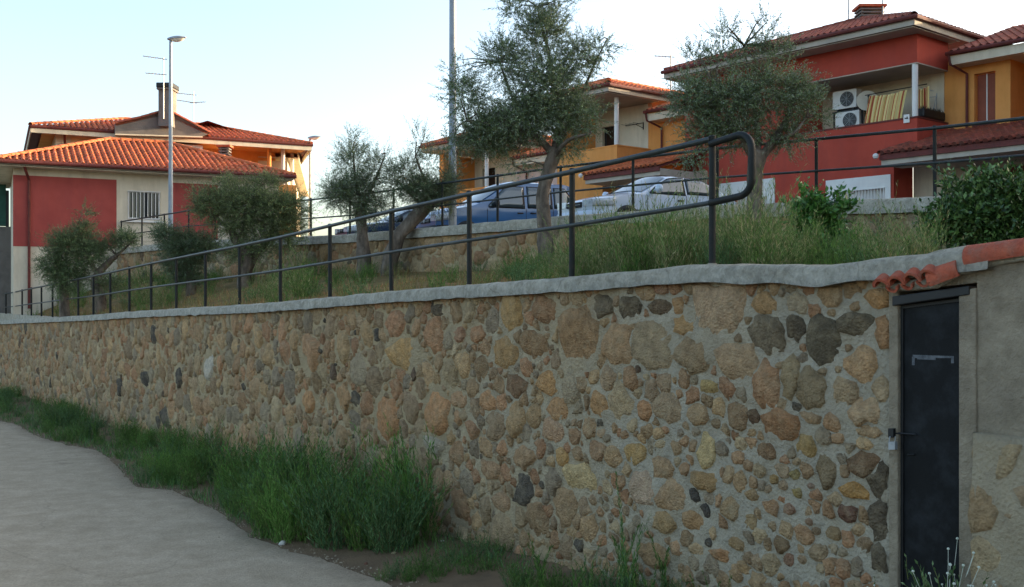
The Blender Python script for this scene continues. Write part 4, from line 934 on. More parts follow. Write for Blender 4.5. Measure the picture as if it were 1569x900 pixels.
r.build("ridge_tiles", M_tile, UH)
m = MB()
for A, B in ((c0, c1), (c1, c2), (c3, c0)):
    dd = (B - A).normalized(); m.tube([A - Vector((0, 0, .02)), B - Vector((0, 0, .02))], .07, 8)
m.build("gutter", M_brown, UH)
m = MB()
for A, B in ((c0, c1), (c1, c2), (c3, c0)):
    m.box(A - Vector((0, 0, .26)), B - A, (Vector((0, 0, 1)).cross(B - A)).normalized() * .04, (0, 0, .19))
m.build("fascia", M_cream, UH)
m = MB(); ud = u_of(97, uf, -.08); m.tube([P(ud, -.6, 6.8), P(ud + .05, -.1, 6.3), P(ud + .1, -.08, 4.5)], .05, 8); m.build("downpipe", M_brown, UH)
# grey gable over the bay
vg = -1.0
gx = [(175, 203), (258, 171), (322, 209)]
def gp(px, py, v): return uf.P(u_of(px, uf, v), v, zpx(py, px, uf, v))
ga = [gp(176, 190, vg), gp(216, 181, vg), gp(243, 173, vg), gp(262, 173, vg), gp(297, 190, vg), gp(322, 205, vg), gp(310, 209, vg), gp(176, 205, vg)]
m = MB(); n = len(ga); q = [x + uf.b * .22 for x in ga]; m.raw(ga + q, [tuple(range(n)), tuple(reversed(range(n, 2 * n)))] + [(i, (i + 1) % n, (i + 1) % n + n, i + n) for i in range(n)]); m.build("gable_front", M_greyr, UH)
m = MB(); pk = ga[2].lerp(ga[3], .5); bk0 = uf.b * 2.6
m.face([ga[0], pk, pk + bk0, ga[0] + bk0]); m.face([pk, ga[5], ga[5] + bk0, pk + bk0]); 
o = m.build("gable_roof", M_tilePlain, UH); md = o.modifiers.new("thickness", 'SOLIDIFY'); md.thickness = .08; 
r = MB(); off = Vector((0, 0, .03)) - uf.b * .05
for A, B in ((ga[0], ga[1]), (ga[1], ga[2]), (ga[5], ga[3])): ridge_caps(r, A + off, B + off, .09, .3)
r.build("verge_tiles", M_tileD, UH)
m = MB(); m.raw([ga[7], ga[6], ga[6] + uf.b * 1.2, ga[7] + uf.b * 1.2], [(0, 1, 2, 3)]); o = m.build("gable_soffit", M_cream, UH); md = o.modifiers.new("thickness", 'SOLIDIFY'); md.thickness = .05
cp = G(252, 42.6); zc0, zc1 = Zp(180, 42.6), Zp(128, 42.6)
ch = chimney(UH, (cp.x - .26, 42.6, 7.1), .52, .7, zc1 - 7.1 - .25, M_greyr, False)
m = MB(); m.box((cp.x - .34, 42.53, zc1 - .17), (.68, 0, 0), (0, .86, 0), (0, 0, .2)); m.build("chimney_crown", M_dark, ch, bevel=.03)
cp2 = uf.P(u_of(292, uf, 4.0), 4.0, 7.8); chimney(UH, cp2, .38, .38, .18, M_tilePlain, False)
pa = G(250, 42.4); antenna((pa.x, 42.4, Zp(182, 42.4)), Zp(88, 42.4) - Zp(182, 42.4), "tall roof aerial with two booms fixed in front of the big chimney", [(Zp(91, 42.4) - Zp(182, 42.4), .8, math.pi + .2, 6), (Zp(115, 42.4) - Zp(182, 42.4), .75, math.pi - .1, 5)])
pa = uf.P(u_of(296, uf, 4.2), 4.2, 0); D_ = pa.y; antenna((pa.x, D_, Zp(185, D_)), Zp(140, D_) - Zp(185, D_), "wide roof aerial to the right of the lamp post on the tiled ridge", [(Zp(146, D_) - Zp(185, D_), .8, math.pi, 6), (Zp(158, D_) - Zp(185, D_), .75, math.pi + .35, 6), (Zp(158, D_) - Zp(185, D_), .55, .15, 4)])

# row receding behind the two-storey house
BH = empty("far_terrace", (0, 0, 0), "row of houses receding behind the two-storey house, only its eave showing", "house")
A = G(457, 47.5); A.z = 0; dirr = Vector((-.166, .986, 0)); nr = Vector((-.986, -.166, 0))
m = MB(); m.box(A + nr * .5 + Vector((0, 0, 0)), dirr * 18, nr * 6, (0, 0, 6.3)); m.build("wall", M_cream, BH)
m = MB(); a0 = A + Vector((0, 0, 6.75)); a1 = a0 + dirr * 18
m.face([a0, a1, a1 + nr * 4 + Vector((0, 0, 1.3)), a0 + nr * 4 + Vector((0, 0, 1.3))]); m.face([a0 + nr * 4 + Vector((0, 0, 1.3)), a1 + nr * 4 + Vector((0, 0, 1.3)), a1 + nr * 8, a0 + nr * 8]); m.build("roof", M_tilePlain, BH)
m = MB(); m.box(a0 - Vector((0, 0, .3)), dirr * 18, nr * 8, (0, 0, .04)); m.build("soffit", M_cream, BH)
m = MB(); m.box(a0 - Vector((0, 0, .25)), dirr * 18, nr * .05, (0, 0, .24)); m.build("fascia", M_cream, BH)

# carport with green netting and garden wall at the left edge
cpt = empty("carport", (0, 0, 0), "small tiled lean-to with green netting at the left picture edge", "shed")
fr = Frame((G(17, 41).x, 41, 0), (-.9, -.3), (-.3, .95))
m = MB(); 
for u in (0.1, 2.2): fr.box(m, u, u + .1, 0, .1, -.5, 4.3)
m.build("post", M_dark, cpt)
m = MB(); fr.box(m, .2, 2.2, .04, .06, Zp(347, 41), Zp(283, 41)); m.build("netting", mat("green_netting", lin("2f5a4c"), lin("24483d"), 5, .8), cpt)
d = MB(); slope_poly(d, [fr.P(-.1, -.3, Zp(280, 41)), fr.P(3, -.3, Zp(280, 41)), fr.P(3, 2.5, Zp(262, 41)), fr.P(-.1, 2.5, Zp(262, 41))]); d.build("roof_deck", M_brown, cpt)
t = MB(); A0, A1 = fr.P(-.1, -.32, Zp(279.5, 41)), fr.P(3, -.32, Zp(279.5, 41)); upd = (fr.P(0, 2.5, Zp(262, 41)) - fr.P(0, -.3, Zp(280, 41))); tile_slope(t, A0, A1, upd.normalized(), lambda w: upd.length)
tag(t.build("roof_tiles", M_tile, cpt), kind='stuff')
m = MB(); fr.box(m, -.05, 3.2, -.1, .03, -1.0, Zp(348, 41)); tag(m.build("garden_wall", M_greyr), "pale grey garden wall below the green netting at the left edge", "wall")

# ------------------------------------------------------------ street lamps
def lamp(px, D, pytop, zbase, r0, r1, label, hp=None, armdx=.28, head=True):
    X = (px - 784) / F * D; zt = Zp(pytop, D)
    r = empty("street_lamp", (X, D, zbase), label, "street lamp", "street lamps"); H = zt - zbase
    m = MB(); n = 14; m.tube([(0, 0, H * k / n) for k in range(n + 1)], [r0 + (r1 - r0) * k / n for k in range(n + 1)], 14); autosmooth(m.build("pole", M_pole, r))
    m = MB(); m.box((-.15, -.15, 0), (.3, 0, 0), (0, .3, 0), (0, 0, .03)); m.build("base_plate", M_galv, r)
    m = MB(); m.box((-r0 * .45, -r0 - .004, .45), (r0 * .9, 0, 0), (0, .01, 0), (0, 0, .38)); m.build("service_door", M_galv, r)
    h = MB(); cx = armdx; V = []
    N = 12; K = 10; L = .62; 
    pts = []
    for i in range(N + 1):
        s = i / N; x = -.10 + L * s; w = .13 * math.sin(math.pi * min(.93, .12 + s * .86)) ** .6; 
        pts.append((x, w, .10 * math.sin(math.pi * min(.95, .15 + s * .8)) ** .7))
    b0 = 0
    for (x, w, hh) in pts:
        for k in range(K):
            a = 2 * math.pi * k / K; zz_ = math.sin(a) * hh * (1 if math.sin(a) > 0 else .12); V.append((x, w * math.cos(a), H + .03 + zz_ + x * .10))
    fs = [(i * K + k, i * K + (k + 1) % K, (i + 1) * K + (k + 1) % K, (i + 1) * K + k) for i in range(N) for k in range(K)] + [tuple(range(K))[::-1], tuple(N * K + k for k in range(K))]
    h.raw(V, fs); ho = h.build("lamp_head", M_galv, r); autosmooth(ho, 60)
    g = MB(); V = []
    for i in range(2, N):
        x, w, hh = pts[i]
        for k in range(K):
            a = math.pi + math.pi * k / (K - 1); V.append((x, w * .82 * math.cos(a), H + .02 + math.sin(a) * .10 * math.sin(math.pi * (i - 2) / (N - 3)) ** .5 + x * .10))
    ni = N - 2; fs = [(i * K + k, i * K + k + 1, (i + 1) * K + k + 1, (i + 1) * K + k) for i in range(ni - 1) for k in range(K - 1)]
    g.raw(V, fs); g.build("lens", mat("lamp_lens", lin("e8dccb"), lin("d9ccb8"), 5, .25), ho, smooth=True)
    return r
lamp(261, 35.4, 62, 1.3, .085, .05, "street lamp in front of the barred window of the left house")
lamp(474.5, 50.0, 213, 1.2, .09, .055, "small distant street lamp right of the left houses")
lamp(693, 24.0, -190, 1.25, .095, .065, "tall grey lamp pole cut by the top of the frame beside the blue van")

# ------------------------------------------------------------ cars
M_blue = mat("blue_car_paint", lin("2d608f"), lin("295883"), 1, .28, coat=.8, spec=.5)
M_silver = mat("pale_silver_paint", lin("c3d0de"), lin("bbc8d7"), 1, .28, coat=.8, spec=.5)
M_navy = mat("navy_car_paint", lin("23374f"), lin("1e3048"), 1, .28, coat=.8, spec=.5)
M_grey = mat("grey_car_paint", lin("59626e"), lin("525b66"), 1, .28, coat=.8, spec=.5)
M_cglass = mat("car_glass", lin("3e4a4c"), lin("35403f"), 1, .06, spec=.9, coat=.5)
M_black = mat("black_plastic", lin("1c1e20"), lin("151617"), 9, .55)
M_tyre = mat("tyre_rubber", lin("1a1a1a"), lin("121212"), 9, .85)
M_lens = mat("headlight_lens", lin("c9d0d4"), lin("9aa2a8"), 14, .1, spec=.9, coat=.6)
def smoothstep(a, b, x): x = max(0, min(1, (x - a) / (b - a))); return x * x * (3 - 2 * x)
def make_car(label, loc, heading, spec, paint, group="cars parked above the upper wall"):
    r = empty("parked_car", loc, label, "car", group); r.rotation_euler = (0, 0, heading)
    xs, tops = spec['top']; hwmax = spec['hw']; L = spec['L']; belt = spec['belt']
    def top(x): return float(np.interp(x, xs, tops))
    def tops_(x): return sum(top(x + d) for d in (-.06, -.03, 0, .03, .06)) / 5
    def hw(x):
        f = 1 - .20 * max(0, 1 - x / .75) ** 2.2 - .12 * max(0, 1 - (L - x) / .6) ** 2; return hwmax * f
    def W(x, z):
        w = hw(x); b = belt(x)
        if z > b: w -= (z - b) * spec['lean']
        if z < .45: w -= (.45 - z) * .18
        w -= .015 * smoothstep(.72, .60, z) * (1 if z > .3 else 0)
        return w
    def crown(x): return .035 + .02 * smoothstep(.9, 1.6, x)
    def ring(x):
        zt = tops_(x); zs = zt - crown(x) - .03; b = .22; pts = []
        zl = [b, .30, .42, .55, .64, .68, .76]; zl = [z for z in zl if z < zs - .02]; n_up = 8
        z0 = zl[-1] if len(zl) else b; zl2 = [z0 + (zs - z0) * k / n_up for k in range(1, n_up + 1)]
        zl = (zl + [zl[-1]] * 7)[:7] + zl2
        for z in zl: pts.append((W(x, z), z))
        w = W(x, zs)
        for k in range(1, 7):
            a = k / 6; pts.append((w * (1 - a) if a < 1 else 0, zs + (zt - zs) * (1 - (1 - a) ** 2.4)))
        return pts
    st = list(np.linspace(.0, L, 84)); R = [ring(x) for x in st]; k = len(R[0]); V = []; 
    for x, rg in zip(st, R):
        for (w, z) in rg: V.append((x, w, z))
        for (w, z) in rg[:-1][::-1]: V.append((x, -w, z))
    kk = 2 * k - 1; fs = []
    for i in range(len(st) - 1):
        for j in range(kk - 1): fs.append((i * kk + j, (i + 1) * kk + j, (i + 1) * kk + j + 1, i * kk + j + 1))
        fs.append((i * kk + kk - 1, (i + 1) * kk + kk - 1, (i + 1) * kk, i * kk))
    fs.append(tuple(range(kk))); fs.append(tuple(reversed([(len(st) - 1) * kk + j for j in range(kk)])))
    m = MB(); m.raw(V, fs); autosmooth(m.build("body", paint, r), 42)
    def side(name, xa, xb, lo, hi, mt, off=.008, n=18, parent=r, both=True, nv=5):
        for sgn in ((1, -1) if both else (both or 1,)):
            p = MB(); V = []
            for i in range(n + 1):
                x = xa + (xb - xa) * i / n; a, b = lo(x), hi(x); b = max(a + .001, b)
                for j in range(nv + 1):
                    z = a + (b - a) * j / nv; V.append((x, sgn * (W(x, z) + off), z))
            p.raw(V, [(i * (nv + 1) + j, (i + 1) * (nv + 1) + j, (i + 1) * (nv + 1) + j + 1, i * (nv + 1) + j + 1) for i in range(n) for j in range(nv)])
            o = p.build(name, mt, parent, smooth=True)
            md = o.modifiers.new("thickness", 'SOLIDIFY'); md.thickness = .006; md.offset = 0
    for (xa, xb, lo, hi) in spec['windows']:
        side("window_seal", xa - .03, xb + .03, lambda x: lo(x) - .025, lambda x: min(hi(x) + .025, tops_(x) - crown(x) - .035), M_black, .006)
        side("side_window", xa, xb, lo, lambda x: min(hi(x), tops_(x) - crown(x) - .06), M_cglass, .014)
    # windscreen and rear window: grid on the top skin
    for nm, (xa, xb) in (("windscreen", spec['wind']), ("rear_window", spec['rear'])):
        p = MB(); V = []; n = 10; mm = 12
        for i in range(n + 1):
            x = xa + (xb - xa) * i / n; zt = tops_(x); zs = zt - crown(x) - .03; w = W(x, zs) * .93
            for j in range(mm + 1):
                y = w * (2 * j / mm - 1); a = 1 - abs(y) / W(x, zs); z = zs + (zt - zs) * (1 - (1 - a) ** 2.4); V.append((x - .012 if nm == "windscreen" else x + .012, y, z + .012))
        p.raw(V, [(i * (mm + 1) + j, i * (mm + 1) + j + 1, (i + 1) * (mm + 1) + j + 1, (i + 1) * (mm + 1) + j) for i in range(n) for j in range(mm)])
        p.build(nm, M_cglass, r, smooth=True)
    # door gaps, handles, rubbing strip
    for (xd) in spec['doors']:
        side("door_gap", xd, xd + .012, lambda x: .34, lambda x: belt(x) - .02, M_black, .002, 1)
    for (xd) in spec['handles']:
        side("door_handle", xd, xd + .17, lambda x: belt(x) - .15, lambda x: belt(x) - .115, M_black, .022, 3, nv=1)
    side("rubbing_strip", 1.05, L - 1.0, lambda x: .50, lambda x: .56, spec.get('strip', M_black), .012, 12, nv=2)
    for wx in spec['wheels']:
        for sgn in (1, -1):
            w = empty("wheel", (wx, sgn * (hwmax - .10), .30)); w.parent = r
            a = MB(); a.tube([(0, sgn * -.09, 0), (0, sgn * -.07, 0), (0, sgn * .09, 0), (0, sgn * .105, 0)], [.26, .30, .30, .27], 28); a.build("tyre", M_tyre, w)
            a = MB(); a.tube([(0, sgn * .10, 0), (0, sgn * .112, 0)], [.19, .17], 20); a.build("rim", M_galv, w)
        side("wheel_arch", wx - .36, wx + .36, lambda x: .22, lambda x: .30 + math.sqrt(max(0, .36 ** 2 - (x - wx) ** 2)) * .96, M_black, .004, 24)
    # front: bumper, grille, lights, plate
    fx = -.02
    p = MB(); w0_ = hw(0)
    bp = [(-.06, 0), (-.055, w0_ * .6), (-.02, w0_ * .93), (.12, hw(.12) + .02), (.34, hw(.34) + .012)]
    prof = [(.22, 0), (.24, .03), (.36, .05), (.47, .04), (.52, .0)]
    full = [(x, y) for x, y in bp[::-1]] + [(x, -y) for x, y in bp[1:]]; V = []
    for (z, o) in prof:
        for (x, y) in full: V.append((x - o * (1 if abs(y) < w0_ else .3), y * (1 + o * .3), z))
    nf_ = len(full); p.raw(V, [(i * nf_ + j, i * nf_ + j + 1, (i + 1) * nf_ + j + 1, (i + 1) * nf_ + j) for i in range(len(prof) - 1) for j in range(nf_ - 1)])
    p.build("bumper", spec.get('bumper', paint), r, smooth=True)
    ht = tops_(0) ; p = MB(); gz0, gz1, gw = spec['grille']
    p.box((-.035, -gw, gz0), (.05, 0, 0), (0, 2 * gw, 0), (0, 0, gz1 - gz0)); go = p.build("grille", M_black, r, bevel=.012)
    p = MB(); p.box((-.05, -gw * .96, (gz0 + gz1) / 2 - .006), (.02, 0, 0), (0, 2 * gw * .96, 0), (0, 0, .012)); p.tube([(-.045, 0, (gz0 + gz1) / 2), (-.06, 0, (gz0 + gz1) / 2)], .045, 12); p.build("badge", M_galv, go)
    side("headlight", .0, spec['hl'], lambda x: spec['hlz'](x)[0], lambda x: spec['hlz'](x)[1], M_lens, .012, 8, nv=3)
    for sgn in (1, -1):
        p = MB(); z0, z1 = spec['hlz'](0); ya, yb = gw + .04, hw(0) - .01
        V = [(-.022, sgn * ya, z0 + .02), (-.012, sgn * yb, z0), (-.008, sgn * yb, z1), (-.014, sgn * ya, z1 - .01)]
        p.raw(V + [(x + .03, y, z) for x, y, z in V], [(0, 1, 2, 3), (4, 7, 6, 5), (0, 4, 5, 1), (1, 5, 6, 2), (2, 6, 7, 3), (3, 7, 4, 0)]); p.build("headlight", M_lens, r)
        mr = MB(); mx = spec['mirror']; mz = belt(mx) + .12; y0 = sgn * (W(mx, belt(mx)) + .0)
        mr.tube([(mx + .05, y0 - sgn * .03, mz - .05), (mx + .04, y0 + sgn * .06, mz - .02)], .025, 8)
        mr.tube([(mx, y0 + sgn * .14 , mz), (mx + .03, y0 + sgn * .14, mz), (mx + .10, y0 + sgn * .14, mz), (mx + .12, y0 + sgn * .14, mz)], [.06, .10, .095, .03], 12)
        autosmooth(mr.build("wing_mirror", spec.get('mirror_m', M_black), r), 60)
        tl = MB(); tl.box((L - .02, sgn * (hw(L) - .14) - .08, .75), (.04, 0, 0), (0, .16, 0), (0, 0, .32)); tl.build("tail_light", mat("tail_light", lin("a01818"), lin("8a1010"), 4, .2), r)
    p = MB(); p.box((-.125, -.26, .34), (.012, 0, 0), (0, .52, 0), (0, 0, .11)); po = p.build("number_plate", M_white, r, bevel=.004)
    p = MB(); p.box((-.1265, .212, .345), (.002, 0, 0), (0, .044, 0), (0, 0, .10)); p.build("plate_band", M_blue, po)
    p = MB()
    for q in range(7): p.box((-.1265, .15 - q * .058 - (.02 if q > 3 else 0), .365), (.002, 0, 0), (0, .034, 0), (0, 0, .06 if q % 3 else .055))
    p.build("plate_characters", M_dark, po)
    return r
van = dict(L=4.1, hw=.85, lean=.16, top=([0, .10, .35, .95, 1.12, 1.95, 2.3, 3.8, 4.02, 4.10], [.70, .86, .98, 1.10, 1.16, 1.70, 1.78, 1.78, 1.70, 1.05]), belt=lambda x: .98 + .03 * max(0, x - 1),
    windows=[(1.42, 2.42, lambda x: 1.03, lambda x: min(1.56, 1.07 + (x - 1.42) * 1.0) if x < 1.95 else 1.57), (2.56, 3.25, lambda x: 1.05, lambda x: 1.58), (3.36, 3.85, lambda x: 1.07, lambda x: 1.58 - max(0, x - 3.7) * 1.3)],
    wind=(1.16, 1.88), rear=(4.04, 4.09), doors=[1.35, 2.48, 3.3], handles=[2.22, 2.6], wheels=[.80, 3.35], grille=(.60, .70, .30), hl=.42, hlz=lambda x: (.62 + x * .12, .80 + x * .16), mirror=1.5, bumper=M_black)
hatch = dict(L=4.15, hw=.85, lean=.30, top=([0, .08, .40, 1.05, 1.2, 2.0, 2.35, 3.0, 3.45, 3.75, 4.05, 4.15], [.66, .76, .86, .96, 1.0, 1.40, 1.43, 1.40, 1.20, 1.00, .96, .80]), belt=lambda x: .90 + .03 * max(0, x - 1),
    windows=[(1.45, 2.42, lambda x: .95, lambda x: min(1.34, .96 + (x - 1.45) * .75)), (2.52, 3.30, lambda x: .98, lambda x: 1.34 - max(0, x - 2.9) * .45)],
    wind=(1.24, 1.98), rear=(3.08, 3.66), doors=[1.35, 2.46, 3.28], handles=[2.2, 3.05], wheels=[.82, 3.35], grille=(.60, .72, .28), hl=.48, hlz=lambda x: (.60 + x * .04, .76 + x * .08), mirror=1.5, mirror_m=M_silver)
low = dict(hatch); low['mirror_m'] = M_black
def place_car(px_nose, D, theta, spec, paint, label, zs):
    X = (px_nose - 784) / F * D; th = math.radians(theta)   # body runs from the nose towards +X, turned away by theta
    return make_car(label, (X, D, zs), th, spec, paint)
place_car(652, 27.0, 27, van, M_blue, "blue high-roofed van parked behind the railing beside the tall lamp pole", 1.38)
place_car(880, 23.0, 31, hatch, M_silver, "pale silver car with black grille parked right of the blue van", 1.42)
place_car(522, 31.5, 25, low, M_navy, "dark navy car half hidden behind the thin leaning olive trees", 1.42)
place_car(628, 33.5, 28, low, M_grey, "grey car parked behind the blue van, only its bonnet and windscreen visible", 1.42)
# ------------------------------------------------------------ leaves, twigs and plants
rng = np.random.default_rng(7)
BV = np.array([bank_fn(i, w) for i in ii for w in np.linspace(0, 1, 25)])
def bank_z(X, D): k = ((BV[:, 0] - X) ** 2 + (BV[:, 1] - D) ** 2).argmin(); return float(BV[k, 2])
def unit(v): return v / np.maximum(np.linalg.norm(v, axis=-1, keepdims=True), 1e-9)
def leaf_quads(P, D, L, Wd, N=None):
    """kite leaves: P base points, D unit directions, L lengths, Wd widths"""
    n = len(P); r = unit(rng.normal(size=(n, 3))) if N is None else N
    S = unit(np.cross(D, r)); U = np.cross(S, D)
    mid = P + D * (L * .45)[:, None] + U * (L * .05)[:, None]; tip = P + D * L[:, None] - U * (L * .06)[:, None]
    V = np.stack([P, mid - S * (Wd / 2)[:, None], tip, mid + S * (Wd / 2)[:, None]], 1).reshape(-1, 3)
    return V, np.arange(n * 4).reshape(n, 4)
def pick_cols(n, pal, var=.15):
    pal = np.array([lin(p) for p in pal]); c = pal[rng.integers(0, len(pal), n)] * (1 + rng.normal(size=(n, 1)) * var); return np.clip(c, .003, 1)
def stem_tubes(A, B, C, r):
    """thin three-sided stems through three points each"""
    n = len(A); out = []
    d = unit(C - A); s = unit(np.cross(d, unit(rng.normal(size=(n, 3))))); u = np.cross(d, s)
    for P, k in ((A, 1.0), (B, .75), (C, .3)):
        for a in (0, 2.094, 4.188): out.append(P + (s * math.cos(a) + u * math.sin(a)) * (r * k)[:, None])
    V = np.stack(out, 1).reshape(-1, 3); b = np.arange(n)[:, None] * 9; Fq = []
    for i in range(2):
        for k in range(3): Fq.append(np.concatenate([b + i * 3 + k, b + i * 3 + (k + 1) % 3, b + (i + 1) * 3 + (k + 1) % 3, b + (i + 1) * 3 + k], 1))
    return V, np.stack(Fq, 1).reshape(-1, 4)
def twigs(O, D, L, per, leafL, leafW, droop=.0, ang=.7, up_bias=0.0):
    """leafy twigs; returns leaf arrays and stem arrays"""
    n = len(O); bend = unit(rng.normal(size=(n, 3))) * .25 + np.array([0, 0, -droop])
    def pt(s): return O + D * (L * s)[:, None] + bend * (L * s * s)[:, None]
    Ps, Ds, Ls = [], [], []
    for k in range(per):
        s = np.full(n, (k + .6) / per) + rng.uniform(-.3, .3, n) / per; base = pt(s); dd = unit(D + bend * 2 * s[:, None])
        side = unit(np.cross(dd, unit(rng.normal(size=(n, 3))))); 
        Ps.append(base); Ds.append(unit(dd * math.cos(ang) + side * math.sin(ang) + np.array([0, 0, up_bias]))); Ls.append(leafL * rng.uniform(.6, 1.15, n) * (1 - .35 * s ** 3))
    P = np.concatenate(Ps); D2 = np.concatenate(Ds); L2 = np.concatenate(Ls)
    V, Fq = leaf_quads(P, D2, L2, L2 * (leafW / leafL))
    z = np.zeros(n); S = stem_tubes(pt(z), pt(z + .5), pt(z + 1), np.full(n, .0026))
    return V, Fq, S[0], S[1]
def join(parts):
    Vs, Fs, off = [], [], 0
    for V, Fq in parts: Vs.append(V); Fs.append(Fq + off); off += len(V)
    return np.concatenate(Vs), np.concatenate(Fs)
OLIVE = ["7c8f66", "6b8055", "879a78", "95a48c", "5e7349", "a3b09c", "748a56", "80955e"]
OLIVE_DARK = ["62764e", "687c58", "566a46", "768a6a"]
def blob_twigs(c, r, n, up=.5, out=.8, shell=.55):
    d = unit(rng.normal(size=(n, 3))); rad = rng.uniform(0, 1, n) ** shell
    # clumpiness: pull origins towards random clump centres
    k = max(6, n // 14); cl = unit(rng.normal(size=(k, 3))) * rng.uniform(.3, .95, (k, 1)); idx = rng.integers(0, k, n)
    q = d * rad[:, None] * .62 + cl[idx] * .55
    O = np.array(c) + q * np.array(r); D = unit(d * .55 + unit(q) * out + np.array([0, 0, up]) + rng.normal(size=(n, 3)) * .55)
    return O, D
def bumpy_tube(mb, pts, rs, n=12, sub=5, amp=.12, seed=0):
    pts = [Vector(p) for p in pts]; P2, R2 = [], []
    for i in range(len(pts) - 1):
        p0 = pts[max(i - 1, 0)]; p1 = pts[i]; p2 = pts[i + 1]; p3 = pts[min(i + 2, len(pts) - 1)]
        for k in range(sub):
            t = k / sub; P2.append(.5 * ((2 * p1) + (p2 - p0) * t + (2 * p0 - 5 * p1 + 4 * p2 - p3) * t * t + (3 * p1 - p0 - 3 * p2 + p3) * t ** 3)); R2.append(rs[i] + (rs[i + 1] - rs[i]) * t)
    P2.append(pts[-1]); R2.append(rs[-1]); b = len(mb.v); mb.tube(P2, R2, n)
    for i in range(len(P2)):
        for k in range(n):
            v = Vector(mb.v[b + i * n + k]); d = v - P2[i]; a = 2 * math.pi * k / n
            mb.v[b + i * n + k] = tuple(P2[i] + d * (1 + amp * math.sin(a * 3 + i * .35 + seed) + amp * 1.6 * nz(v.x * 9, v.y * 9, v.z * 4 + seed)))
def olive(label, D, trunks, limbs, blobs, per=16, leafL=.058, leafW=.017, tw=(.16, .38), pal=OLIVE, depth=1.0, name="olive_tree", dens=1.45):
    """trunks/limbs: lists of (x px, y px, depth shift, radius); blobs: (x, y, rx, ry, twigs, up)"""
    def root(tr):
        x, y, dy, q = tr[0]; g = G(x, D + dy); return [(x, 460 - F * (bank_z(g.x, g.y) - .06) / (D + dy), dy, q * 1.15), (x, y, dy, q)] + list(tr[1:])
    trunks = [root(tr) for tr in trunks]
    bx, by = trunks[0][0][:2]; base = G(bx, D, by); r = empty(name, base, label, "tree"); k = D / F
    def Q(x, y, dy=0): return G(x, D + dy, y) - base
    for i, tr in enumerate(trunks): m = MB(); bumpy_tube(m, [Q(x, y, dy) for x, y, dy, q in tr], [q for *_, q in tr], 14, 5, .13, i); m.build("trunk", M_bark, r, smooth=True)
    m = MB()
    for i, tr in enumerate(limbs): bumpy_tube(m, [Q(x, y, dy) for x, y, dy, q in tr], [q for *_, q in tr], 8, 4, .1, i + 5)
    anchors = [(Q(x, y, dy)) for tr in limbs + trunks for x, y, dy, q in tr[1:]]
    lv, sv = [], []; cc = []
    for (x, y, rx, ry, n, up, *dk) in blobs:
        n = int(n * dens)
        c = Q(x, y, dk[0] if dk else 0); R = (rx * k * .80, min(rx, ry) * k * .9 * depth, ry * k * .80); O, Dv = blob_twigs(c, R, n, up)
        for j in range(max(3, n // 80)):    # fine branches into the foliage
            t_ = Vector(O[rng.integers(0, n)]); a_ = min(anchors, key=lambda q: (q - t_).length); mid = a_.lerp(t_, .55) + Vector((rng.normal() * .05, rng.normal() * .05, .06))
            m.tube([a_, mid, t_], [.016, .010, .004], 5)
        Ls = rng.uniform(tw[0], tw[1], n); V, Fq, S, SF = twigs(O, Dv, Ls, per, leafL, leafW, droop=.12, ang=.85); lv.append((V, Fq)); sv.append((S, SF))
    m.build("limbs", M_bark, r, smooth=True)
    V, Fq = join(lv); npmesh("crown", V, Fq, M_leaf, r, cols=pick_cols(len(Fq), pal))
    V, Fq = join(sv); npmesh("twigs", V, Fq, M_bark, r); return r

olive("large olive tree with dense crown in the middle, trunk crossing the lower railing", 19.6,
    [[(836, 402, 0, .17), (834, 350, 0, .135), (832, 300, 0, .12), (842, 255, 0, .12), (850, 228, 0, .13)]],
    [[(850, 232, 0, .09), (856, 190, .1, .07), (850, 130, .1, .05), (835, 60, 0, .025), (822, 10, 0, .01)],
     [(848, 238, 0, .08), (815, 205, -.1, .055), (770, 195, -.2, .04), (715, 185, -.2, .02)],
     [(852, 225, 0, .06), (880, 170, .2, .04), (910, 100, .2, .02), (930, 60, .2, .01)],
     [(815, 205, -.1, .05), (785, 150, .1, .03), (765, 95, .1, .015)], [(845, 245, 0, .06), (870, 215, -.3, .035), (905, 205, -.4, .015)]],
    [(835, 130, 75, 80, 800, .5), (800, 185, 85, 55, 900, .3), (750, 205, 70, 42, 640, .2), (715, 150, 52, 60, 260, .5), (770, 95, 55, 60, 320, .7), (830, 45, 58, 50, 380, .8), (885, 95, 50, 60, 270, .5), (870, 180, 60, 45, 330, .2),
     (920, 70, 45, 35, 60, .5), (895, 180, 45, 45, 130, .1), (865, 225, 38, 24, 70, -.1), (690, 215, 36, 36, 50, .4), (800, 250, 45, 16, 30, -.4), (790, 10, 40, 40, 90, .9), (850, 0, 50, 35, 90, .9), (690, 110, 22, 40, 22, .6)])
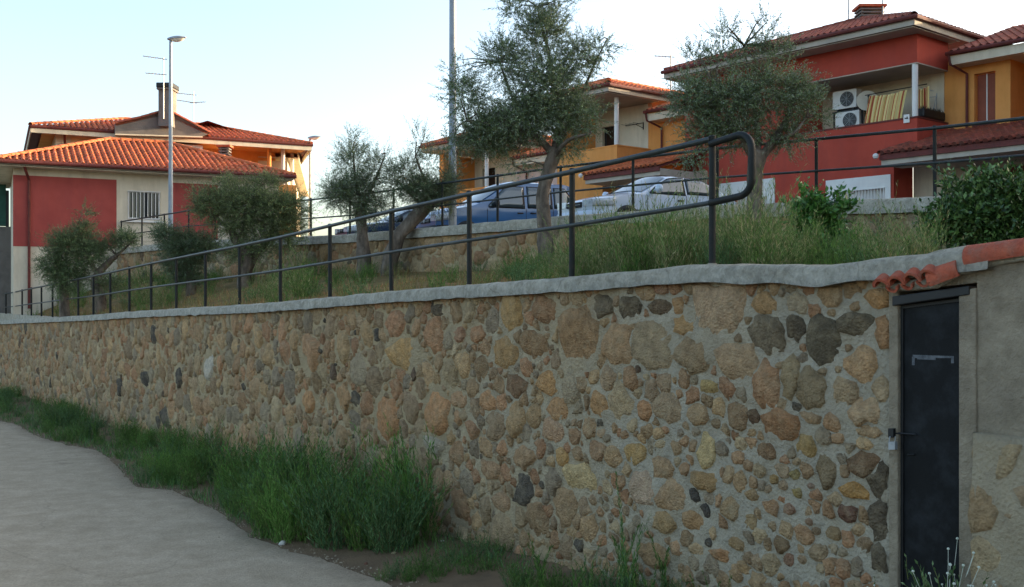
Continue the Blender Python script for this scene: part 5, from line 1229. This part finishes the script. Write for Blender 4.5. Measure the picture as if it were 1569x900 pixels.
olive("right olive tree with thick pale trunk in front of the red house", 15.6,
    [[(1148, 372, 0, .16), (1154, 340, 0, .125), (1157, 300, 0, .11), (1156, 262, 0, .115), (1160, 232, 0, .14)]],
    [[(1156, 240, 0, .09), (1140, 212, -.05, .07), (1120, 180, -.1, .04), (1095, 140, -.1, .02)], [(1166, 240, 0, .08), (1185, 215, 0, .06), (1200, 190, .05, .045), (1218, 150, .05, .02)],
     [(1160, 235, 0, .06), (1160, 195, .2, .04), (1150, 140, .2, .02), (1140, 70, .2, .008)], [(1185, 215, 0, .04), (1215, 205, -.2, .025), (1235, 180, -.2, .01)], [(1140, 212, 0, .04), (1095, 200, .2, .03), (1055, 170, .2, .012)]],
    [(1115, 160, 80, 60, 600, .5), (1170, 145, 70, 58, 480, .5), (1060, 150, 50, 52, 300, .5), (1225, 150, 42, 60, 240, .6), (1205, 205, 38, 28, 130, .1), (1130, 205, 60, 26, 180, .1), (1075, 205, 40, 24, 130, .1),
     (1110, 90, 55, 40, 90, 1.2), (1175, 80, 45, 40, 80, 1.2), (1110, 50, 35, 35, 32, 1.4), (1170, 45, 28, 35, 26, 1.4), (1210, 85, 25, 40, 36, 1.2), (1062, 90, 20, 35, 26, 1.2), (1060, 240, 24, 26, 34, -.3), (1255, 175, 18, 50, 30, .6)],
    tw=(.18, .36), leafL=.05, leafW=.015, per=16, dens=1.35)
olive("thin olive tree with sparse airy crown left of the leaning one", 24.0,
    [[(556, 392, 0, .16), (555, 360, 0, .12), (553, 330, 0, .13), (556, 305, 0, .10)]], [[(556, 315, 0, .06), (545, 280, 0, .04), (540, 230, .1, .012)], [(557, 310, 0, .06), (575, 275, 0, .03), (590, 235, 0, .01)], [(553, 325, 0, .05), (525, 300, 0, .03), (508, 285, 0, .012)]],
    [(550, 290, 52, 34, 420, .5), (520, 300, 36, 24, 260, .4), (540, 245, 40, 38, 190, 1.0), (570, 315, 40, 20, 200, .2), (580, 255, 30, 40, 100, 1.0), (510, 285, 22, 30, 60, .6), (555, 325, 26, 18, 70, .1), (598, 280, 18, 34, 50, .7), (536, 215, 16, 20, 16, 1.4)],
    per=13, tw=(.25, .5), leafL=.07, leafW=.014, dens=1.5)
olive("olive tree with a strongly leaning trunk beside the dark car", 23.6,
    [[(596, 400, 0, .18), (612, 362, 0, .15), (635, 335, 0, .15), (662, 305, 0, .14), (672, 285, 0, .10)]], [[(665, 302, 0, .07), (650, 275, 0, .04), (636, 240, 0, .015)], [(668, 298, 0, .06), (685, 270, .2, .03), (690, 240, .2, .01)], [(650, 318, 0, .05), (625, 295, .1, .03), (610, 280, .1, .01)]],
    [(645, 290, 40, 30, 380, .3), (668, 300, 28, 24, 240, .2), (690, 290, 24, 30, 120, .4), (625, 265, 30, 34, 110, .8), (655, 245, 26, 34, 50, 1.0), (608, 290, 18, 26, 50, .5), (690, 265, 18, 30, 36, .8), (640, 215, 26, 24, 16, 1.3)],
    per=13, tw=(.24, .46), leafL=.07, leafW=.014, pal=OLIVE_DARK + OLIVE[:3], dens=1.7)
olive("bushy rounded olive tree on several low trunks in front of the bungalow", 26.0,
    [[(372, 425, 0, .14), (378, 395, 0, .12), (362, 370, 0, .10), (352, 350, 0, .08)], [(376, 425, .2, .12), (392, 390, .2, .10), (412, 365, .2, .08), (420, 345, .2, .05)]],
    [[(352, 352, 0, .05), (330, 335, 0, .03), (300, 320, 0, .012)], [(420, 350, 0, .05), (440, 325, 0, .03), (455, 310, 0, .01)], [(365, 365, 0, .05), (380, 330, 0, .03), (385, 300, 0, .01)]],
    [(375, 315, 74, 42, 1000, .6), (430, 320, 50, 40, 620, .5), (325, 318, 46, 34, 520, .6), (385, 350, 80, 26, 560, .1), (440, 350, 40, 24, 240, .1), (370, 385, 60, 22, 260, .4), (430, 372, 40, 20, 160, .4), (455, 325, 26, 34, 140, .5), (350, 285, 34, 20, 90, 1.1), (405, 282, 40, 18, 100, 1.1), (300, 300, 20, 20, 36, .9)],
    per=14, tw=(.2, .44), leafL=.065, leafW=.017, dens=1.25, pal=["7d8e5e", "6b7d50", "8a9a60", "607248", "95a46a"])
olive("dark low olive bush between the left olive and the rounded one", 26.6,
    [[(292, 432, 0, .12), (288, 405, 0, .09), (280, 385, 0, .07)]], [[(282, 390, 0, .04), (262, 375, 0, .02), (250, 365, 0, .01)], [(286, 395, 0, .04), (305, 380, 0, .02), (318, 372, 0, .01)]],
    [(285, 380, 52, 38, 640, .3), (255, 360, 24, 22, 160, .4), (315, 378, 26, 26, 180, .2), (280, 405, 38, 22, 260, .0), (285, 430, 36, 22, 200, .4)], per=14, tw=(.2, .36), leafL=.07, leafW=.017, pal=OLIVE_DARK)
olive("spreading olive tree with two bent trunks at far left in front of the red wall", 28.5,
    [[(152, 455, 0, .15), (146, 430, 0, .12), (160, 408, 0, .09), (178, 392, 0, .06)], [(98, 450, .3, .12), (96, 420, .3, .09), (86, 395, .3, .07)]], [[(178, 392, 0, .05), (192, 380, 0, .03), (205, 368, 0, .012)], [(88, 400, 0, .05), (100, 375, 0, .03), (112, 360, 0, .012)], [(150, 425, 0, .06), (135, 395, 0, .04), (130, 375, 0, .02)]],
    [(105, 375, 50, 30, 560, .5), (135, 388, 44, 32, 420, .3), (80, 405, 28, 34, 320, .1), (110, 410, 40, 20, 200, -.1), (105, 430, 46, 26, 300, .4), (165, 435, 34, 22, 160, .5), (190, 368, 32, 18, 200, .6), (125, 355, 30, 16, 110, .9), (128, 325, 14, 26, 26, 1.2), (165, 375, 22, 14, 60, .3)],
    per=14, tw=(.2, .4), leafL=.07, leafW=.017, pal=["728858", "64794c", "7e9262", "586c44"], dens=1.3)

# broad-leaved shrubs
def shrub(label, D, bx, by, blobs, pal, leafL=.09, leafW=.045, per=10, tw=(.15, .35)):
    base = G(bx, D); base.z = bank_z(base.x, base.y) - .02; r = empty("laurel_shrub", base, label, "shrub"); k = D / F; lv, sv = [], []; m = MB()
    for (x, y, rx, ry, n, up) in blobs:
        c = G(x, D, y) - base; R = (rx * k * .8, min(rx, ry) * k, ry * k * .8); O, Dv = blob_twigs(c, R, n, up); V, Fq, S, SF = twigs(O, Dv, rng.uniform(tw[0], tw[1], n), per, leafL, leafW, ang=.9, up_bias=.2); lv.append((V, Fq)); sv.append((S, SF))
        for j in range(max(4, n // 25)):
            t_ = Vector(O[rng.integers(0, n)]); m.tube([(rng.normal() * .06, rng.normal() * .06, -.02), t_ * .5 + Vector((0, 0, -.04)), t_], [.014, .01, .004], 5)
    m.build("stems", M_stem, r, smooth=True); V, Fq = join(lv); npmesh("foliage", V, Fq, M_laurel, r, cols=pick_cols(len(Fq), pal, .2)); V, Fq = join(sv); npmesh("twigs", V, Fq, M_stem, r); return r
LA_ = ["4d6b35", "3f5c2e", "5a7a3e", "34502a", "6b8a48"]
shrub("dark glossy shrub at the right edge in front of the upper wall", 12.6, 1520, 400, [(1500, 395, 66, 26, 200, .2), (1500, 335, 60, 36, 420, .5), (1545, 310, 45, 40, 360, .6), (1450, 345, 38, 28, 200, .5), (1545, 360, 60, 26, 260, .3), (1465, 300, 26, 20, 36, 1.0), (1520, 285, 40, 20, 60, 1.0)], LA_)
shrub("smaller bright green broad-leaved shrub against the upper wall right of the right olive", 13.8, 1255, 405, [(1255, 395, 32, 22, 90, .2), (1250, 345, 34, 30, 170, .5), (1262, 375, 32, 24, 130, .3), (1240, 318, 26, 18, 44, .9), (1285, 325, 18, 18, 22, .8), (1225, 335, 18, 16, 28, .6)], ["4e7a34", "3f6a2c", "5c8a3e"], leafL=.11, leafW=.055)
shrub("thin grey-green shrub growing against the bare stones left of the big dark shrub", 13.4, 1345, 392, [(1345, 355, 20, 30, 30, .9), (1330, 375, 20, 14, 20, .5)], ["7d8460", "6d7452"], leafL=.05, leafW=.015)

# ------------------------------------------------------------ weeds: clumps of tall narrow-leaved stems, copied as individuals
def weed_proto(h, spread, nst, leafL, leafW, pal, per=34, lean=.25, ang=.55, side=0, loc=(0, 0, -50), seed=0, tip=1.0, name="weed_plant"):
    n = nst; a = rng.uniform(0, 6.283, n); rr = spread * rng.uniform(0, 1, n) ** .6; O = np.stack([np.cos(a) * rr * .35, np.sin(a) * rr * .35, np.full(n, -.03)], 1)
    D = unit(np.stack([np.cos(a) * lean * rr / max(spread, .01), np.sin(a) * lean * rr / max(spread, .01), np.ones(n)], 1) + rng.normal(size=(n, 3)) * .06); L = h * rng.uniform(.5, 1.0, n)
    V, Fq, S, SF = twigs(O, D, L, per, leafL, leafW, ang=ang, up_bias=.25)
    parts, stems = [(V, Fq)], [(S, SF)]
    if side:
        k = rng.integers(0, n, n * side); s = rng.uniform(.15, .85, n * side); O2 = O[k] + D[k] * (L[k] * s)[:, None]; D2 = unit(D[k] + unit(rng.normal(size=(n * side, 3))) * .7 + np.array([0, 0, .3]))
        V, Fq, S, SF = twigs(O2, D2, L[k] * (1 - s) * .6 + .06, max(6, per // 3), leafL * .85, leafW * .85, ang=ang, up_bias=.2); parts.append((V, Fq)); stems.append((S, SF))
    r = empty(name, loc)
    V, Fq = join(parts); npmesh("leaves", V, Fq, M_weed, r, cols=pick_cols(len(Fq), pal, .18)); V, Fq = join(stems); npmesh("stems", V, Fq, M_stem, r); return r
W_GREEN = ["628640", "527638", "729a4a", "44662e"]; W_BLUE = ["668a58", "57784a", "769a66", "4a6a44"]; W_DRY = ["a08a5a", "8c7a4c", "b39c68", "7a7444"]; W_OLV = ["7a9656", "65824a", "94a66a", "587840", "a8a276", "b0a57c"]
P_big = [weed_proto(1.0, .5, 30, .09, .010, ["6f9a45", "5d8a3c", "7fa552"], 46, .22, side=2), weed_proto(1.0, .55, 46, .085, .011, W_GREEN, 44, .35, side=2), weed_proto(1.0, .6, 44, .07, .013, W_BLUE, 44, .42, side=2), weed_proto(1.0, .5, 38, .08, .010, W_GREEN + ["6c8f3f"], 46, .28, side=2)]
P_small = [weed_proto(.6, .4, 26, .07, .011, W_GREEN, 26, .5, side=1), weed_proto(.6, .45, 28, .055, .013, W_BLUE, 26, .6, side=1), weed_proto(.6, .35, 22, .07, .010, W_GREEN, 26, .45, side=1)]
P_spike = [weed_proto(.9, .05, 3, .075, .011, W_GREEN, 90, .08, ang=.5), weed_proto(.9, .04, 2, .07, .010, W_GREEN + W_BLUE, 100, .05, ang=.45)]
P_olv = [weed_proto(.9, .4, 22, .07, .009, W_OLV, 40, .3, side=2), weed_proto(.9, .4, 22, .07, .009, W_OLV + W_GREEN, 40, .3, side=2), weed_proto(.9, .4, 20, .08, .010, W_GREEN, 40, .3, side=2)]
P_dry = [weed_proto(.5, .4, 26, .06, .007, W_DRY, 16, .6, name="dry_tuft"), weed_proto(.55, .4, 24, .06, .007, W_DRY + W_OLV, 18, .5, name="dry_tuft")]
P_thin = [weed_proto(.85, .18, 6, .035, .007, ["8f9a72", "7d8a60"], 22, .5, side=3)]
TONES = {}
for _ps, _ts in ((P_big, ('fresh green', 'deep green', 'blue-green', 'bright green')), (P_small, ('green', 'greyish', 'spiky')), (P_spike, ('bright', 'slender')), (P_olv, ('yellow-green', 'olive green', 'feathery green')), (P_dry, ('straw-coloured', 'pale dry')), (P_thin, ('wiry',))):
    for _p, _t in zip(_ps, _ts): TONES[_p.name] = _t
USED = set()
ORD = "first second third fourth fifth sixth seventh eighth ninth tenth eleventh twelfth thirteenth fourteenth fifteenth sixteenth seventeenth eighteenth nineteenth twentieth".split()
def by_post(X, D):
    t = wall_at(784 + F * X / D, 400)[0]; k = int(round(t / S0))
    return "right of the rail loop" if k < 0 else ("past the far rail end" if k > 19 else "by the %s rail post from the loop" % ORD[k])
def hue(p):
    i = [q.name for q in P_ALL].index(p.name); return HUES[i]
def tone(o_name): return TONES.get(o_name, "green")
def plant(protos, X, D, z, sc, label, group, cat="plant"):
    p = protos[rng.integers(0, len(protos))]; key = p.name
    if group and ("bank" in group or "behind" in group or "upper wall" in group or "olive" in group or "foot of the lower" in group or "verge" in group or "bottom" in group):
        a = (X - 1.44) * N1.x + (D - 8) * N1.y; d2_ = (X - 5.85) * N2.x + (D - 14.6) * N2.y
        where = ("against the wall foot" if a < .55 else "at the lane edge") if a > 0 else ("just behind the coping" if a > -1.6 else ("at the upper wall" if d2_ < 1.2 else "midway up the bank"))
        big = sc > (.8 if protos is not P_small else .6)
        label = "%s%s %s %s, %s" % ("tall " if big else "low ", TONES.get(key, "green"), "tuft" if key.startswith("dry") else ("spike" if protos is P_spike else "weed"), where, by_post(X, D))
    if key not in USED: USED.add(key); o = p; o.location = (X, D, z); o.rotation_euler = (0, 0, rng.uniform(0, 6.28)); o.scale = (sc, sc, sc)
    else: o = copy_tree(p, (X, D, z), rng.uniform(0, 6.28), sc)
    return tag(o, label, cat, group)
def on_lane(px, py, protos, sc, label, group):
    g = ground_at(px, py); return plant(protos, g.x, g.y, g.z - .02, sc, label, group)
# strip along the foot of the lower wall
GL = "feathery weed clump in the green verge along the foot of the stone wall"; GG = "weeds along the foot of the lower wall"
for t in np.arange(6.0, 34, .55):
    e = road_edge(t); 
    for _ in range(2 if t < 22 else 1):
        d = rng.uniform(.15, max(.3, e - .1)); h = (.62 if d < e * .6 else .42) * rng.uniform(.7, 1.15); p = W1(t + rng.uniform(-.25, .25), 0, d)
        plant(P_big if h > .5 else P_small, p.x, p.y, base1(t) - .01, h if h > .5 else h / .62, GL, GG)
GB = "tall bushy weed thicket at the wall foot in the left centre"
for (px, py, sc) in ((645, 815, 1.25), (625, 812, 1.2), (660, 808, 1.1), (430, 800, 1.05), (445, 808, 1.0), (640, 838, 1.0), (600, 846, .95), (668, 818, .85), (560, 842, .9), (520, 838, .9), (585, 800, 1.0), (630, 800, 1.05), (540, 800, 1.0), (480, 828, .85), (440, 830, .8), (410, 822, .7), (500, 790, .95), (455, 790, .9), (420, 785, .85), (395, 800, .7), (655, 790, .9), (380, 770, .8), (350, 765, .75), (340, 740, .75), (300, 745, .65), (265, 738, .65), (240, 735, .55), (312, 722, .7), (610, 770, .95), (690, 812, .6)):
    on_lane(px, py, P_big, sc * rng.uniform(.85, 1.3), GB, "weed thicket on the wall verge")
for (px, py, sc) in ((635, 825, 1.25), (648, 815, 1.2), (615, 822, 1.15)): on_lane(px, py, P_spike, sc, "single tall weed spike standing above the thicket", "weed spikes above the thicket")
for (px, py, sc) in ((145, 680, .9), (12, 645, .8), (150, 672, 1.0)): on_lane(px, py, P_spike, sc, "tall thin weed spike rising from the far verge at left", "weed spikes on the far verge")
GS = "low green weed tuft on the dirt at the wall foot, bottom centre"
for (px, py, sc) in ((600, 888, .32), (640, 884, .36), (680, 880, .4), (720, 872, .42), (755, 866, .4), (625, 892, .3), (700, 862, .5), (740, 850, .45), (665, 893, .28), (790, 905, .5), (780, 890, .4), (820, 915, .5), (610, 882, .45), (650, 876, .5), (690, 868, .5), (730, 862, .55), (765, 858, .5), (750, 880, .45), (715, 884, .4), (670, 886, .4), (630, 890, .35), (585, 893, .3), (800, 900, .45), (845, 905, .5)):
    on_lane(px, py, P_small, sc, GS, "low tufts at the bottom centre")
GK = "upright leafy weed spike at the bottom edge in front of the wall"
for (px, py, sc) in ((830, 925, .72), (962, 915, 1.02), (972, 925, .9), (1016, 920, .85), (825, 905, .75), (955, 912, .85), (1022, 915, .6), (896, 925, .6), (905, 935, .55), (880, 930, .55), (945, 935, .7), (955, 940, .8), (1000, 940, .6), (1090, 940, .5), (1110, 945, .5), (1130, 940, .5), (1070, 940, .45)):
    on_lane(px, py, P_spike, sc, GK, "weed spikes along the bottom edge")
for (px, py, sc) in ((860, 915, .5), (895, 918, .6), (925, 920, .6), (960, 920, .5), (990, 925, .5), (1040, 925, .5), (1095, 925, .7), (1130, 928, .7), (1070, 925, .6), (1155, 930, .5), (790, 905, .5)):
    on_lane(px, py, P_small, sc, "bushy weed clump at the bottom edge of the picture", "weed clumps along the bottom edge")
for (px, py, sc) in ((1245, 930, .95), (1190, 945, .8), (1285, 950, 1.0), (1225, 950, .6), (1010, 950, .5)):
    on_lane(px, py, P_thin, sc, "thin wiry weed with sparse leaves in front of the smeared mortar", "thin wiry weeds by the door")
# white-flowered plants near the door
def flower_plant(X, D, z, sc, seed):
    r = weed_proto(.42, .3, 9, .05, .018, ["5d7a4a", "4d6a3e", "7a9468"], 16, .6, side=1, loc=(X, D, z), name="flowering_weed"); r.scale = (sc,) * 3
    m = MB(); 
    for i in range(13):
        a = rng.uniform(0, 6.28); q = rng.uniform(.02, .22); h = rng.uniform(.22, .40); c = Vector((math.cos(a) * q, math.sin(a) * q, h)); 
        m.lathe(c, [(-.005, .002), (-.002, .007), (.004, .007), (.007, .002)], 6); m.tube([c - Vector((0, 0, .004)), c - Vector((c.x * .3, c.y * .3, .12))], .0015, 3)
    tag(m.build("flower_heads", mat("white_flower", lin("d8dccf"), lin("c2c9b4"), 30, .8), r), kind="stuff")
    return tag(r, "low weed with small white flower heads in front of the black door", "plant", "white-flowered weeds by the door")
for (px, py, sc) in ((1345, 965, .85), (1375, 975, .9), (1452, 950, 1.2), (1400, 985, .8), (1480, 975, .9), (1520, 985, .9), (1560, 975, .85)):
    t, _, D0 = wall_at(px, 900); p = W1(t, 0, .28 + rng.uniform(0, .25)); zz_ = -(py - 460) / F * p.y; k = p.y * (px - 784) / F; flower_plant(k, p.y, zz_ - .05, sc, 0)

# bank between the walls
def on_bank(px, D, protos, sc, label, group):
    X = (px - 784) / F * D; return plant(protos, X, D, bank_z(X, D) - .03, sc, label, group)
def d1(px): return wall_at(px, 400)[2]
def d2(px):
    k = (px - 784) / F; s = (5.85 - k * 14.6) / (1.25 + 1.43 * k); return 14.6 + 1.43 * s
GT = "tall feathery green weed growing on the bank behind the handrail"
for i in range(60):
    px = rng.uniform(875, 1250); D = d1(px) + rng.uniform(.7, 4.0); on_bank(px, D, P_olv, rng.uniform(.45, 1.08) * (1 if px < 1180 else .7), GT, "tall weeds on the bank behind the loop end")
for i in range(16):
    px = rng.uniform(740, 890); D = rng.uniform(d1(px) + 1.0, d2(px) - .6); on_bank(px, D, P_small + P_olv, rng.uniform(.4, .75), "bushy weed below the middle olive tree on the bank", "weeds below the middle olive")
for i in range(84):
    px = rng.uniform(40, 1400); D = rng.uniform(d1(px) + .8, d2(px) - .3); dry = rng.uniform() < (.65 if px < 900 else .2)
    on_bank(px, D, P_dry if dry else P_small, rng.uniform(.5, .95), "dry straw coloured tuft on the bank between the two walls" if dry else "small green tuft on the bank between the two walls", "dry tufts on the bank" if dry else "green tufts on the bank")
for i in range(34):
    px = rng.uniform(60, 480); D = rng.uniform(d1(px) + 1.5, d2(px) - 1.0); on_bank(px, D, P_small + P_olv, rng.uniform(.7, 1.2), '', "weeds round the olive trunks on the left bank")
for i in range(12):
    px = rng.uniform(900, 1150); D = d1(px) + rng.uniform(.6, 2.5); on_bank(px, D, P_thin, rng.uniform(.8, 1.15), '', "wiry stems on the bank")
for i in range(26):
    px = rng.uniform(200, 620); D = d2(px) - rng.uniform(.3, 2.5); on_bank(px, D, P_small + P_dry, rng.uniform(.6, 1.1), "weed at the foot of the upper wall left of centre", "weeds at the foot of the upper wall")
for i in range(24):
    px = rng.uniform(1160, 1420); D = d1(px) + rng.uniform(.8, 4.5); on_bank(px, D, P_olv + P_small, rng.uniform(.45, .75), "green weed behind the coping between the right olive and the red tiles", "weeds right of the right olive")

# countless grass blades
def grass(name, P, hmin, hmax, wd, pal, label):
    n = len(P); D = unit(np.stack([rng.normal(size=n) * .35, rng.normal(size=n) * .35, np.ones(n)], 1)); L = rng.uniform(hmin, hmax, n); V, Fq = leaf_quads(P, D, L, np.full(n, wd) * rng.uniform(.6, 1.2, n))
    o = npmesh(name, V, Fq, M_weed, None, cols=pick_cols(n, pal, .2)); tag(o, label, "grass", kind='stuff'); return o
n = 60000; iu = rng.uniform(0, 1, n); w = rng.uniform(.02, .99, n); pts = []
for a, b in zip(iu, w):
    k = 26 + a * 46; i = (-30 + k, -30 + k * 1.02); 
    if nz(i[0] * .6, b * 5, 3) + nz(i[0] * 3, b * 20, 1) * .6 < rng.uniform(-.3, .3): continue
    p = bank_fn(i, b); pts.append((p[0], p[1], p[2] - .01))
pts = np.array(pts); sp_ = rng.uniform(0, 1, len(pts)) < np.where((pts[:, 0] / pts[:, 1]) > .07, .25, .75)
grass("dry_grass", pts[sp_], .04, .18, .007, W_DRY + ["a5734a", "96623e"], "dry straw coloured grass on the bank between the walls")
grass("green_grass", pts[~sp_], .04, .17, .008, W_GREEN + W_OLV, "short green grass on the bank between the walls")
n = 26000; pts = []
for k in range(n):
    t = rng.uniform(-1.5, 36); e = road_edge(t); d = rng.uniform(.0, e + .03)
    if t < 5 and d > .75 + .5 * nz(t * 1.2, 7): continue
    if nz(t * 1.6, d * 2.5, 9) < (-.1 if t > 5 else .02): continue
    pts.append(tuple(W1(t, base1(t) - .01, d)))
grass("verge_grass", np.array(pts), .05, .24, .008, W_GREEN + W_BLUE, "short green grass on the verge between wall and concrete lane")
# pebbles and litter on the dirt strip
for i, (px, py, r0, c) in enumerate(((432, 835, .035, "c9c5b8"), (602, 852, .03, "b09a78"), (676, 838, .05, "c4beb0"), (704, 846, .025, "bfae90"), (768, 880, .03, "b0a58c"), (560, 866, .022, "6b4a38"))):
    g = ground_at(px, py); m = MB(); m.lathe(g + Vector((0, 0, .0)), [(-.02, r0 * .5), (r0 * .2, r0), (r0 * .8, r0 * .8), (r0 * 1.2, r0 * .3)], 8)
    for q in range(len(m.v)): v = Vector(m.v[q]); m.v[q] = tuple(v + Vector((1, .7, .6)) * r0 * .6 * nz(v.x * 30, v.y * 30, v.z * 30 + i))
    tag(m.build("loose_stone", mat("pebble_" + c, lin(c), None, 12, .9, .5, 40)), ["pale stone lying in front of the thicket on the lane edge", "tan stone under the weed thicket", "whitish stone right of the thicket at the wall foot", "small tan stone beside the whitish one", "stone beside the low green tufts near the bottom edge", "dark brown clod on the dirt strip"][i], "stone")
